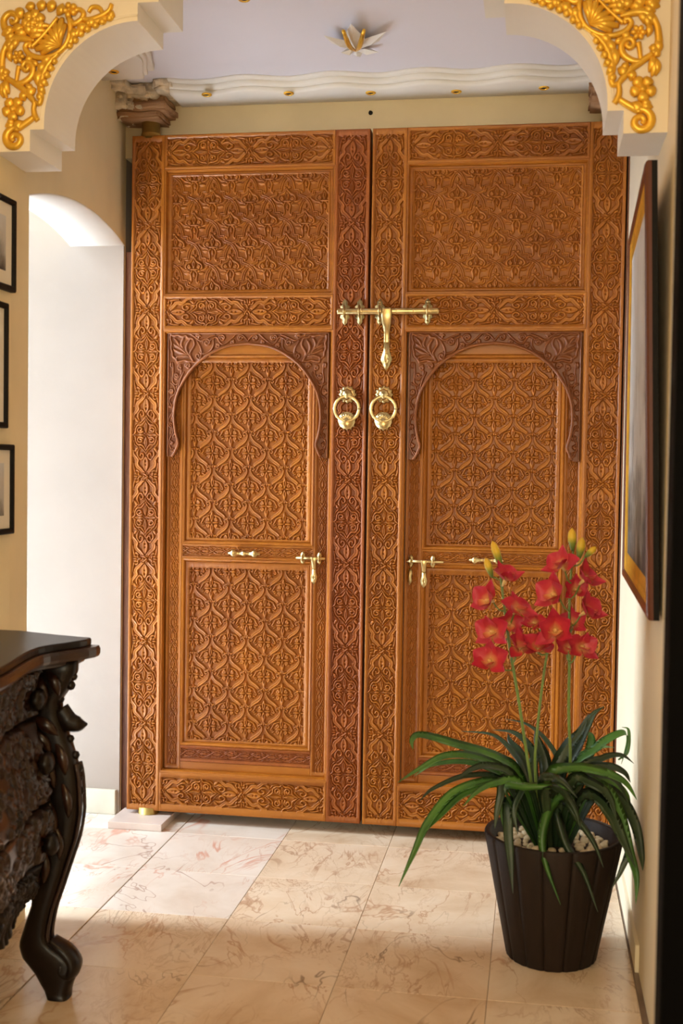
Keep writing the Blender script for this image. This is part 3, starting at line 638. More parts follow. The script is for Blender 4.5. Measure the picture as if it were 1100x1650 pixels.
def build_leaf(name, X0, matL, matR, label):
    root = empty(name, (X0, YD, ZB)); tag(root, label, 'door', kind='structure')
    hh = ZT-ZB; zc = (ZT+ZB)/2
    # stiles
    sw = .141
    for x0, mt in ((0, matL), (LEAFW-sw, matR)):
        relief('stile', 'stile', sw, hh, -CW/2, CW/2, -4*PER, 4*PER, lambda X, Z: t_border.sample(X, Z-PER/2), .0125, mt, (X0+x0+sw/2, YD, zc), root, .07)
    # rails
    rx0, rx1 = sw, LEAFW-sw; rw = rx1-rx0; xc = X0+(rx0+rx1)/2
    hfr = lambda X, Z: t_border.sample(Z, X-PER/2)
    for z0, z1, c0, c1, key in ((2.728, ZT, 2.740, 2.853, 'rail_a'), (2.064, 2.208, 2.083, 2.196, 'rail_b'), (ZB, .213, .078, .191, 'rail_c')):
        zm = (z0+z1)/2
        relief('rail', key, rw, z1-z0, -PER, PER, c0-zm, c1-zm, lambda X, Z, o=(c0+c1)/2-zm: hfr(X, Z-o), .0125, M['wood_h'], (xc, YD, zm), root, .07)
    # upper panel with moulding
    ring('panel_moulding', X0+rx0, X0+rx1, 2.208, 2.728, YD, [(0, -.004), (.006, -.004), (.010, -.012), (.012, -.020), (.020, -.020), (.024, -.016)], M['wood_h'], root)
    z0, z1 = 2.220, 2.716; zm = (z0+z1)/2; xw_ = rw-.02
    relief('carved_panel', 'upper', xw_, z1-z0, -.327, .327, 2.231-zm, 2.700-zm, lambda X, Z: t_upper.sample(X, Z-(2.603-zm)), .013, M['wood_h'], (xc, YD+.018, zm), root, .03)
    # wicket: its own thing inside the leaf
    wy = YD+.030
    wk = empty('wicket_door', (X0+rx0, wy, .213), root)
    wx0, wx1, wz0, wz1 = rx0+.012, rx1-.004, .222, 2.056
    ring('wicket_reveal', X0+rx0, X0+rx1, .213, 2.064, YD, [(0, -.003), (.006, -.004), (.010, -.012), (.010, -.034)], M['wood_v'], root)
    nsw = .070
    for xx in (wx0, wx1-nsw):
        relief('stile', 'nstile', nsw, wz1-wz0, -NX/2, NX/2, -(wz1-wz0)/2+.02, (wz1-wz0)/2-.02, lambda X, Z: t_nar.sample(X, Z), .008, M['wood_v'], (X0+xx+nsw/2, wy, (wz0+wz1)/2), wk, .04)
    px0, px1 = wx0+nsw, wx1-nsw; pw = px1-px0; pc = X0+(px0+px1)/2
    for z0, z1, c0, c1, key in ((1.118, 1.178, 1.1265, 1.1695, 'wr_mid'), (.256, .326, .2695, .3125, 'wr_low')):
        zm = (z0+z1)/2
        relief('rail', key, pw, z1-z0, -pw/2+.004, pw/2-.004, c0-zm, c1-zm, lambda X, Z, o=(c0+c1)/2-zm: t_nar.sample(Z-o, X), .008, M['wood_red_v'] if key == 'wr_low' else M['wood_h'], (pc, wy, zm), wk, .04)
    box('rail', X0+px0, X0+px1, wy+.002, wy+.04, .222, .256, M['wood_h'], wk, bev=.003)
    box('rail', X0+px0, X0+px1, wy, wy+.04, 1.966, 2.056, M['wood_h'], wk, bev=.003)
    for z0, z1, c0, c1, key in ((1.178, 1.966, 1.203, 1.934, 'wp1'), (.326, 1.118, .351, 1.076, 'wp2')):
        ring('panel_moulding', X0+px0, X0+px1, z0, z1, wy, [(0, -.001), (.004, .003), (.010, .001), (.014, -.010), (.018, -.012)], M['wood_v'], wk)
        zm = (z0+z1)/2; hw = min(.247, pw/2-.02)
        relief('carved_panel', key, pw-.03, z1-z0-.03, -hw, hw, c0-zm, c1-zm, lambda X, Z, o=c1-.012-zm: t_wicket.sample(X+BX/2, Z-o), .0125, M['wood_v'], (pc, wy+.008, zm), wk, .03)
    arch_board(root, X0+(rx0+rx1)/2+.002, YD+.004)
    return root, wk
door1, wick1 = build_leaf('door_1', -1.682, M['wood_v'], M['wood_red_v'], 'left leaf of the carved cedar double door, with reddish closing stile')
door2, wick2 = build_leaf('door_2', -.674, M['wood_v'], M['wood_v'], 'right leaf of the carved cedar double door, behind the orchid')
# hardware
hardware_bolt(door2, 'slide_bolt', -.806, -.393, 2.134, YD, (-.634, -.441), -.603, .236)
for sx in (-.776, -.715):
    g = G(); y, zc2 = YD, 2.134
    pl = [(-.012, .0), (-.020, .022), (-.010, .030), (-.011, .040), (0, .054), (.011, .040), (.010, .030), (.020, .022), (.012, 0), (.020, -.022), (.010, -.030), (.011, -.040), (0, -.054), (-.011, -.040), (-.010, -.030), (-.020, -.022)]
    g.add(*prism_xz([(sx+a, zc2+b) for a, b in pl], y-.006, y+.001))
    g.sweep(np.array([(sx, y-.004-.0315*math.cos(q), zc2+.020*math.sin(q)) for q in np.linspace(-PI/2, PI/2, 9)]), .009, .0035, (1, 0, 0))
    g.obj('bolt_keeper', M['brass'], door1)
knocker(door1, -.760, 1.802, YD); knocker(door2, -.611, 1.802, YD)
wy = YD+.030
def small_bolt(wk, x0, x1, z, hx, sts):
    g = G(); g.lathe([(0, 0), (.006, .001), (.006, x1-x0-.001), (0, x1-x0)], (x0, wy-.014, z), 'x', 10)
    for s in sts:
        g.add(*prism_xz([(s+a*.5, z+b*.5) for a, b in [(-.012, 0), (-.020, .022), (-.011, .040), (0, .054), (.011, .040), (.020, .022), (.012, 0), (.020, -.022), (.011, -.040), (0, -.054), (-.011, -.040), (-.020, -.022)]], wy-.004, wy+.001))
        g.sweep(np.array([(s, wy-.003-.018*math.cos(q), z+.010*math.sin(q)) for q in np.linspace(-PI/2, PI/2, 7)]), .006, .003, (1, 0, 0))
    g.sweep(smooth_path([(hx, wy-.021, z+.006), (hx, wy-.021, z-.015), (hx, wy-.010, z-.045)], 4), [.013, .010, .008], .002)
    g.add(*prism_xz([(hx+a, z+b) for a, b in [(-.007, -.035), (-.008, -.06), (-.014, -.078), (-.010, -.095), (0, -.108), (.010, -.095), (.014, -.078), (.008, -.06), (.007, -.035)]], wy-.011, wy-.007))
    g.sweep(np.array([(hx+.005*math.cos(t), wy-.012, z-.078+.010*math.sin(t)) for t in np.linspace(0, 2*PI, 13)]), .002, .002)
    g.obj('small_bolt', M['brass'], wk)
def pull(wk, x0, x1, z):
    g = G(); L = x1-x0
    g.lathe([(0, 0), (.006, .004), (.005, .010), (.016, .018), (.017, .028), (.009, .036), (.007, L*.42), (.011, L*.46), (.012, L*.5), (.011, L*.54), (.007, L*.58), (.009, L-.036), (.017, L-.028), (.016, L-.018), (.005, L-.010), (.006, L-.004), (0, L)], (x0, wy-.030, z), 'x', 16)
    for xx in (x0+.023, x1-.023): g.lathe([(.007, 0), (.006, -.02), (.007, -.03)], (xx, wy, z), 'y', 10)
    g.obj('pull_handle', M['brass'], wk)
small_bolt(wick1, -.969, -.845, 1.131, -.893, (-.942, -.872)); pull(wick1, -1.253, -1.116, 1.144)
small_bolt(wick2, -.513, -.36, 1.130, -.440, (-.495, -.405)); pull(wick2, -.258, -.12, 1.143)
g = G(); g.add(*prism_xz([(-.498+a, 1.065+b) for a, b in [(-.007, .03), (-.010, .012), (-.006, 0), (-.010, -.014), (0, -.034), (.010, -.014), (.006, 0), (.010, .012), (.007, .03), (0, .036)]], wy-.006, wy+.001)); g.obj('keyhole_cover', M['brass'], wick2)
# pivots
for dr, xx in ((door1, -1.612), (door2, .262)):
    g = G(); g.lathe([(.038, ZT-.01), (.038, 2.95)], (xx, YD+.035, 0), 'z', 24); g.lathe([(.041, ZT-.005), (.041, ZT+.012), (.038, ZT+.016)], (xx, YD+.035, 0), 'z', 24); g.obj('top_pivot', M['brass_dull'], dr)
    g = G(); g.lathe([(.044, .030), (.044, ZB+.01)], (xx+.018, YD+.030, 0), 'z', 24); g.obj('bottom_pivot', M['brass_dull'], dr)
# marble slab under the left pivot
sl = box('pivot_slab', -1.717, -1.487, 4.652, 5.02, 0, .029, M['slab'], bev=.002)
tag(sl, 'small pink marble slab on the floor under the left brass pivot', 'slab')
sl2 = box('pivot_slab', .165, .316, 4.70, 5.02, .0006, .029, M['slab'], bev=.002); tag(sl2, 'marble slab under the right door pivot behind the planter', 'slab')
# rough timber bearing blocks for the top pivots
def bearing(x0, x1, label, crust=True):
    e = empty('pivot_block', ((x0+x1)/2, 4.80, 2.90)); tag(e, label, 'timber block')
    def lump(name, a0, a1, b0, b1, c0, c1, mat, amp, seed):
        bm = bmesh.new(); bmesh.ops.create_cube(bm, size=1); bmesh.ops.scale(bm, vec=(a1-a0, b1-b0, c1-c0), verts=bm.verts)
        bmesh.ops.bevel(bm, geom=list(bm.edges), offset=min(a1-a0, c1-c0)*.25, segments=2, affect='EDGES')
        bmesh.ops.subdivide_edges(bm, edges=list(bm.edges), cuts=3, use_grid_fill=True)
        rr = random.Random(seed); ph = [rr.uniform(0, 6) for _ in range(6)]
        from mathutils import noise
        for v in bm.verts:
            nn = noise.noise_vector(v.co*26+Vector((seed, seed, 0))); v.co += nn*amp
        me = bpy.data.meshes.new(name); bm.to_mesh(me); bm.free(); me.materials.append(mat)
        me.polygons.foreach_set('use_smooth', np.ones(len(me.polygons), bool))
        put(name, me, ((a0+a1)/2, (b0+b1)/2, (c0+c1)/2), e)
    w = x1-x0
    lump('timber', x0, x1-.03, 4.72, 4.92, 2.925, 2.958, M['rough_wood'], .007, 1)
    lump('timber', x0+.008, x1, 4.71, 4.92, 2.952, 2.99, M['rough_wood'], .008, 2)
    lump('timber', x0+.0, x1-.01, 4.73, 4.92, 2.985, 3.02, M['rough_wood'], .01, 3)
    if crust:
        lump('plaster_crust', x0-.035, x0+.09, 4.70, 4.92, 2.93, 3.05, M['crust'], .018, 4)
        lump('plaster_crust', x0+.04, x0+.15, 4.69, 4.90, 3.00, 3.055, M['crust'], .018, 5)
        lump('plaster_crust', x0+.11, x0+.205, 4.70, 4.92, 3.005, 3.070, M['crust'], .018, 6)
        lump('plaster_crust', x0+.17, x0+.25, 4.66, 4.92, 3.015, 3.070, M['crust'], .016, 8)
        lump('plaster_crust', x0-.05, x0+.07, 4.62, 4.92, 3.02, 3.075, M['crust'], .018, 9)
        lump('plaster_crust', x0-.06, x0+.0, 4.72, 4.92, 2.94, 3.03, M['crust'], .014, 10)
        for k in range(9):
            a = x0+rng.uniform(0, .2); c = rng.uniform(2.93, 3.01); s = rng.uniform(.012, .026)
            lump('plaster_crust', a, a+s*1.6, 4.70, 4.73, c, c+s, M['crust'], .007, 20+k)
    return e
bearing(-1.735, -1.515, 'broken timber and plaster block holding the top left brass pivot')
bearing(.172, .325, 'bare timber block above the right door leaf beside the arch', False)
g = G(); nz_ = onY(597, 182, 4.868); g.lathe([(.008, .003), (.009, -.002), (.004, -.006), (.003, -.016), (.005, -.018), (0, -.019)], tuple(nz_), 'y', 12)
tag(g.obj('wall_nail', M['dark']), 'small dark nail stub in the cream wall above the door gap', 'nail')

# ================================================================== ceiling fittings
def spot(x, y, z, label):
    e = empty('ceiling_spot', (x, y, z)); tag(e, label, 'spotlight', 'small gold rimmed spots under the cornice')
    g = G(); g.lathe([(.020, .001), (.021, -.003), (.017, -.006), (.013, -.004), (.012, .001)], (x, y, z), 'z', 20); g.obj('rim', M['gold'], e)
    g = G(); g.lathe([(.0115, -.002), (.007, -.004), (0, -.0045)], (x, y, z), 'z', 16); g.obj('bulb', M['dark'], e)
spl = ['leftmost gold spot under the cornice above the door', 'second gold spot from the left under the cornice above the door', 'middle gold spot under the cornice above the door gap', 'fourth gold spot from the left under the cornice above the door', 'rightmost gold spot under the cornice above the door']
for (x, y), lb in zip(((333, 152), (465, 150), (597, 149), (735, 147), (876, 141)), spl):
    p = onZ(x, y, 3.006); spot(p[0], p[1], 3.006, lb)
p = onZ(183, 115, 3.006); spot(p[0], p[1], 3.006, 'gold spot under the cornice of the left wall behind the arch')
p = onZ(393, -2, ZC); spot(p[0], p[1], ZC, 'gold spot in the ceiling at the top edge of the picture')
# lotus rosette
c = onZ(573, 79, ZC); e = empty('ceiling_rosette', tuple(c)); tag(e, 'white lotus shaped ceiling ornament with two gold petals', 'ceiling ornament')
def star_petal(tx, ty, wdt, dz):
    tip = onZ(tx, ty, ZC-dz); d = tip-c; L = np.linalg.norm(d); d = d/L; sv = np.cross(d, (0, 0, 1)); sv /= np.linalg.norm(sv); up = np.cross(sv, d); g = G()
    mid = c+d*L*.52
    V = [c+(0, 0, -.004), mid+sv*wdt, tip, mid-sv*wdt, mid-up*.016, mid+up*.010]
    g.add(V, [(0, 1, 4), (1, 2, 4), (2, 3, 4), (3, 0, 4), (0, 5, 1), (1, 5, 2), (2, 5, 3), (3, 5, 0)]); g.obj('white_petal', M['white'], e, smooth=False)
for q in ((521, 57, .030, .045), (622, 51, .030, .045), (565, 38, .034, .055), (549, 85, .022, .03), (610, 84, .022, .03), (580, 92, .022, .02)): star_petal(*q)
for (tx, ty) in ((553, 50), (586, 49)):
    tip = onZ(tx, ty, ZC-.065); P = smooth_path([c+(0, 0, -.008), (c+tip)/2+(0, 0, -.022), tip], 5); g = G(); g.sweep(P, [.002, .008, .010, .006], [.003, .006, .009, .006], (0, 0, 1)); g.obj('gold_petal', M['gold'], e)

# ================================================================== gilded plaster ornaments on the arch
def orn(side):
    f = 1 if side == 'r' else -1
    e = empty('gilt_ornament', (XC+f*.9, YF, 2.45))
    tag(e, 'gilded scroll and flower relief on the %s corbel of the white arch' % ('right' if f > 0 else 'left'), 'ornament')
    def p(x, y, out=0.):      # right-hand design traced in the plane of the arch face
        q = onY(850+x/4.783, y/4.783, YF); X = q[0] if f > 0 else 2*XC-q[0]
        return np.array([X, YF-out, q[2]+(.006 if f < 0 else 0)])
    S = .00037/1.0*1.0       # metres per design pixel (approx)
    def sw(name, pts, w, hgt, n=5, out=.004):
        P = smooth_path([p(*q, out) for q in pts], n); g = G(); g.sweep(P, np.asarray(w)*S, np.asarray(hgt)*S if np.ndim(hgt) else hgt*S); return g.obj(name, M['gold'], e)
    def leafs(name, items, hgt=22):
        for a, b, w in items:
            g = G(); w = w*1.3; mid = ((a[0]+b[0])/2+(b[1]-a[1])*.12, (a[1]+b[1])/2-(b[0]-a[0])*.12)
            P = smooth_path([p(*a, .003), p(*mid, .008), p(*b, .003)], 5); g.sweep(P, lensw(w*S, 9), lensw(hgt*S, 9)); g.obj(name, M['gold'], e)
    def flower(name, cx, cy, r, n, rot=0, h=30):
        g = G()
        for k in range(n):
            a = rot+2*PI*k/n; q = (cx+r*math.cos(a), cy+r*math.sin(a)); P = smooth_path([p(cx+.2*r*math.cos(a), cy+.2*r*math.sin(a), .010), p(cx+.65*r*math.cos(a), cy+.65*r*math.sin(a), .012), p(*q, .004)], 4)
            g.sweep(P, np.array([.18, .34, .44, .42, .2])*r*S*(5/n)**.5, np.array([10, 14, 20, 22, 10])*S)
        o3 = p(cx, cy, .012); g.lathe([(r*.30*S, .008), (r*.32*S, 0), (r*.24*S, -.006), (0, -.009)], tuple(o3), 'y', 20, 8, .08)
        return g.obj(name, M['gold'], e)
    sw('scroll', [(840, 850), (895, 850), (940, 885), (950, 940), (915, 990), (860, 1000), (820, 965), (830, 920), (870, 905), (895, 935), (880, 960)], [16, 30, 34, 34, 32, 30, 28, 24, 22, 22], 26)
    flower('flower', 885, 690, 100, 5, .3)
    leafs('leaf', [((790, 800), (880, 880), 34), ((860, 840), (965, 830), 26), ((870, 820), (950, 795), 22), ((800, 790), (850, 870), 24)])
    sw('stem', [(665, 800), (695, 755), (705, 700), (700, 650), (735, 600), (790, 540), (870, 480), (960, 420)], [22, 26, 22, 22, 26, 28, 28, 22], 24)
    sw('stem', [(705, 770), (760, 805), (830, 845), (860, 870)], [24, 28, 30, 20], 24)
    sw('stem', [(960, 420), (1005, 360), (1005, 260), (985, 180), (930, 110), (850, 95), (770, 115), (710, 135)], [30, 32, 28, 26, 34, 34, 26, 12], 26)
    leafs('leaf', [((960, 410), (1015, 440), 26), ((930, 370), (1000, 400), 26), ((985, 300), (1000, 420), 26), ((960, 420), (930, 560), 26), ((965, 440), (950, 600), 24), ((970, 440), (985, 590), 24)])
    leafs('leaf', [((850, 100), (900, 185), 24), ((880, 110), (930, 230), 24), ((900, 100), (960, 200), 26), ((870, 90), (890, 190), 20), ((925, 180), (920, 290), 22)])
    sw('scroll', [(875, 480), (800, 470), (735, 425), (720, 360), (750, 310), (795, 305), (815, 345), (785, 375), (760, 355), (775, 335)], [22, 28, 28, 26, 24, 22, 20, 18, 16], 24)
    flower('flower', 850, 260, 52, 6, 0)
    sw('stem', [(850, 330), (860, 390), (868, 460)], [22, 20, 16], 20)
    leafs('leaf', [((790, 545), (690, 530), 36), ((780, 530), (730, 490), 28), ((790, 540), (790, 630), 28), ((720, 330), (690, 300), 30), ((740, 320), (790, 250), 26)])
    # fronds following the curve of the arch
    fr = [(690, 640), (655, 660), (640, 600), (650, 520), (625, 410), (570, 320), (490, 255)]
    sw('frond', fr, [14, 22, 24, 30, 30, 26, 14], 24)
    leafs('frond_leaf', [((660, 560), (625, 640), 22), ((650, 500), (605, 580), 24), ((640, 450), (580, 510), 26), ((615, 400), (560, 440), 26), ((590, 350), (525, 375), 26), ((550, 305), (500, 320), 24), ((640, 360), (670, 520), 28), ((600, 310), (660, 420), 26), ((540, 270), (640, 350), 26)])
    fr2 = [(460, 225), (400, 180), (350, 110), (270, 55), (170, 20), (60, 2), (20, 10)]
    sw('frond', fr2, [14, 26, 30, 28, 26, 22, 10], 24)
    leafs('frond_leaf', [((430, 200), (370, 185), 24), ((380, 150), (320, 150), 26), ((330, 100), (270, 100), 26), ((280, 65), (210, 70), 26), ((210, 40), (140, 48), 24), ((150, 15), (80, 28), 22), ((400, 150), (360, 50), 30), ((340, 90), (270, 10), 30), ((260, 45), (180, -15), 28)])
    # shell
    g = G()
    for q in ((440, 15), (470, -35), (530, 0), (575, 50), (625, 100), (670, 150), (700, 205), (650, 245)):
        P = smooth_path([p(478, 200, .006), p((478+q[0])/2, (200+q[1])/2, .018), p(*q, .006)], 5); g.sweep(P, np.array([6, 16, 26, 28, 20])*S, np.array([12, 22, 26, 22, 12])*S)
    g.obj('shell', M['gold'], e)
    sw('shell_rim', [(410, -40), (395, 60), (415, 160), (470, 230), (560, 272), (660, 278), (750, 245), (795, 190), (780, 155), (745, 160), (755, 190)], [24, 24, 22, 20, 24, 26, 24, 22, 20, 18], 28)
    sw('shell_bar', [(505, -40), (600, 65), (680, 140), (735, 185)], 18, 30)
    # rose
    for R, nn, oo in ((105, 7, 0), (72, 6, .4), (42, 5, .2)):
        flower('rose_petals', 725, -20, R, nn, oo)
    leafs('leaf', [((780, 70), (900, 60), 30), ((800, 40), (930, 20), 30), ((880, 80), (985, 95), 26), ((900, 60), (1020, 55), 30), ((900, 45), (990, 20), 26), ((600, 60), (780, 80), 24), ((620, 100), (770, 110), 24), ((560, 20), (760, 60), 22)])
    # upper continuation beside and along the top of the arch
    sw('scroll', [(930, 60), (985, 10), (1000, -70), (950, -120), (890, -100), (880, -50), (920, -35), (935, -65)], [26, 30, 28, 26, 24, 22, 18], 24)
    sw('scroll', [(420, -40), (370, 20), (300, -10), (285, -60), (330, -95), (370, -60)], [24, 26, 24, 22, 20, 18], 24)
    sw('scroll', [(310, -20), (240, 0), (170, -10), (110, -30), (60, -60), (40, -110)], [22, 24, 24, 22, 20, 16], 24)
    sw('scroll', [(110, -30), (150, -90), (210, -100), (240, -60)], [18, 20, 20, 14], 20)
    flower('flower', 400, -90, 60, 5); leafs('leaf', [((250, 10), (210, 40), 24), ((60, -40), (10, -10), 30), ((80, -20), (20, 10), 26)])
    leafs('leaf', [((520, -60), (470, -160), 30), ((600, -100), (560, -200), 34), ((680, -110), (660, -210), 34), ((760, -110), (780, -200), 34), ((830, -60), (900, -150), 34)])
orn('r'); orn('l')

# ================================================================== pictures
def picture(cs, nrm, Wd, Ht, prof_frame, fm, prof_in, im, inset, label, depth=0.012, bead=None):
    o3 = np.mean(cs, 0); e = empty('framed_picture', tuple((np.array(cs[0])+np.array(cs[1]))/2)); tag(e, label, 'picture')
    g = G(); g.add(*frame_ring(*cs, nrm, prof_frame, Wd, Ht)); g.obj('frame', fm, e, smooth=False)
    if prof_in: g = G(); g.add(*frame_ring(*cs, nrm, prof_in, Wd, Ht)); g.obj('inner_frame' if im is not M['mat'] else 'mat_board', im, e, smooth=False)
    if bead: g = G(); g.add(*frame_ring(*cs, nrm, bead[0], Wd, Ht)); g.obj('frame_moulding', bead[1], e, smooth=False)
    V, _ = frame_ring(*cs, nrm, [(inset, depth), (inset, depth-.006)], Wd, Ht)
    mesh_obj('print', V, [(0, 1, 2, 3), (7, 6, 5, 4), (0, 4, 5, 1), (1, 5, 6, 2), (2, 6, 7, 3), (3, 7, 4, 0)], M['photo'], e, smooth=False)
# right wall: leaning, seen at a steep angle
def rp(x, y, Y): return onY(x, y, Y)
nb, nt_, fb, ft = rp(1043, 1000, 3.20), rp(1040, 258, 3.20), rp(1002.5, 929, 4.02), rp(1013, 385, 4.02)
bk = .027
cs = [nb+(bk, 0, 0), fb+(bk, 0, 0), ft+(bk, 0, 0), nt_+(bk, 0, 0)]
picture(cs, (-1, 0, 0), .82, 1.18, [(.03, -.004), (0, -.003), (0, .012), (.001, .0125)], M['black_frame'],  # outer side is coloured black to carry its shade
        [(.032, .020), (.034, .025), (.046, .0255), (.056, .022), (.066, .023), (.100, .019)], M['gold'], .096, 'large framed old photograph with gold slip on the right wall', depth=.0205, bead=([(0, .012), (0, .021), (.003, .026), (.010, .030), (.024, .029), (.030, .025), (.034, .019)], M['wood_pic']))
lp = 'small black framed photograph on the left wall, %s'
for (y0, y1, z0, z1, lb) in ((3.02, 3.497, 2.030, 2.312, 'highest of the three'), (3.05, 3.446, 1.609, 1.990, 'middle of the three'), (3.02, 3.492, 1.283, 1.560, 'lowest of the three')):
    x = XL+.001
    picture([np.array(q) for q in ((x, y0, z0), (x, y1, z0), (x, y1, z1), (x, y0, z1))], (1, 0, 0), y1-y0, z1-z0, [(0, 0), (0, .016), (.004, .020), (.014, .020), (.018, .014), (.018, .008)], M['black_frame'],
            [(.016, .010), (.058, .010), (.060, .008)], M['mat'], .058, lp % lb, depth=.010)

# ================================================================== carved commode on the left
com = empty('commode', (-1.46, 2.62, 0)); tag(com, 'dark carved bombe commode with curved legs, cropped at the left edge', 'commode')
CY0, CY1 = 2.06, 3.14
def serp(y): return .030*math.cos(2*PI*(y-2.60)/.78)
pz = [0, .28, .34, .42, .52, .62, .72, .80, .86, .92, .97]; pf = [0, -.035, -.015, .012, .030, .022, -.002, -.018, -.022, -.008, .01]
def xf(y, z): return -1.305+serp(y)+float(np.interp(z, pz, pf))
xfv = np.vectorize(xf)
XB = XL+.012
# carcass
zs = np.linspace(.30, .965, 20); ysn = np.linspace(CY0, CY1-.01, 24); V = []; Fc = []
for z in zs:
    for y in ysn: V.append((xf(y, z)-.012, y, z))
    V.append((XB, CY1-.01, z)); V.append((XB, CY0, z))
m = len(ysn)+2
for i in range(len(zs)-1):
    for k in range(m): Fc.append((i*m+k, i*m+(k+1) % m, (i+1)*m+(k+1) % m, (i+1)*m+k))
Fc.append(tuple(range(m))); Fc.append(tuple((len(zs)-1)*m+k for k in range(m)))
mesh_obj('carcass', V, Fc, M['wood_cabinet_dark'], com)
# drawer fronts with acanthus carving
def acanthus(w, h, seed, n):
    r = random.Random(seed); t = Tile(w, h, .003, 0, 0, wrap=False)
    for k in range(n):
        cx, cz = r.uniform(0, w/2), r.uniform(0, h); R = r.uniform(.014, .034); a = r.uniform(0, 6); tn = r.choice((-1, 1))*r.uniform(.8, 1.4)
        P = spiral(cx, cz, R, .005, a, tn, 16)
        tail = np.array([P[0]+np.array([math.cos(a+2.)*s, math.sin(a+2.)*s]) for s in (.05, .03, .015)]); P = np.vstack([tail, P])
        for ff in (0, 1):
            Q = P.copy()
            if ff: Q[:, 0] = w-Q[:, 0]
            t.stroke(Q, [.003, .009, .007, .006, .008], 1.)
    return t
def front(name, z0, z1, seed, n, amp, mat, yy0=CY0+.07, yy1=CY1-.07, bottom=None):
    t = acanthus(yy1-yy0, z1-z0, seed, n); ny, nz = 200, max(16, int((z1-z0)/.0045))
    Y, Z = np.meshgrid(np.linspace(yy0, yy1, ny), np.linspace(0, 1, nz))
    zb = z0 if bottom is None else np.vectorize(bottom)(Y); Zw = zb+(z1-zb)*Z
    e = np.clip(np.minimum(np.minimum(Y-yy0, yy1-Y)/.012, np.minimum(Zw-zb, z1-Zw)/.008), 0, 1)
    X = xfv(Y, Zw)+.010*np.sqrt(e)+amp*t.sample(Y-yy0, np.clip(Zw, z0, z1)-z0)*np.clip(e*1.5-.4, 0, 1)
    V = np.stack([X, Y, Zw], -1).reshape(-1, 3); idx = np.arange(nz*ny).reshape(nz, ny)
    return mesh_obj(name, V, np.stack([idx[:-1, :-1], idx[:-1, 1:], idx[1:, 1:], idx[1:, :-1]], -1).reshape(-1, 4), mat, com)
d1 = front('drawer', .808, .945, 1, 34, .012, M['wood_cabinet']); d2 = front('drawer', .575, .800, 2, 40, .012, M['wood_cabinet']); 
d3 = front('drawer', .410, .567, 3, 40, .012, M['wood_cabinet'])
ap = front('apron', .30, .405, 4, 44, .014, M['wood_cabinet_dark'], bottom=lambda y: .30-.06*max(0, math.cos(2*PI*(y-2.88)/.56)))
def knob(par, y, z):
    x = xf(y, z); g = G(); g.lathe([(.012, -.005), (.013, .010), (.010, .016), (.024, .022), (.031, .034), (.028, .046), (.014, .054), (0, .056)], (x, y, z), 'x', 18, 6, .06); g.obj('knob', M['wood_cabinet_dark'], par)
for d, z in ((d1, .862), (d2, .690), (d3, .470)):
    for y in (3.03, 2.17): knob(d, y, z)
g = G(); x0 = xf(2.78, .6)
for a in np.linspace(0, 2*PI, 9)[:-1]: g.sweep(line((x0+.01, 2.78, .60), (x0+.018, 2.78+.035*math.cos(a), .60+.035*math.sin(a)), 7), lensw(.012, 7), lensw(.01, 7), (1, 0, 0))
g.lathe([(.016, 0), (.018, .018), (.010, .03), (0, .032)], (x0, 2.78, .60), 'x', 14); g.obj('rosette', M['wood_cabinet_dark'], d2)
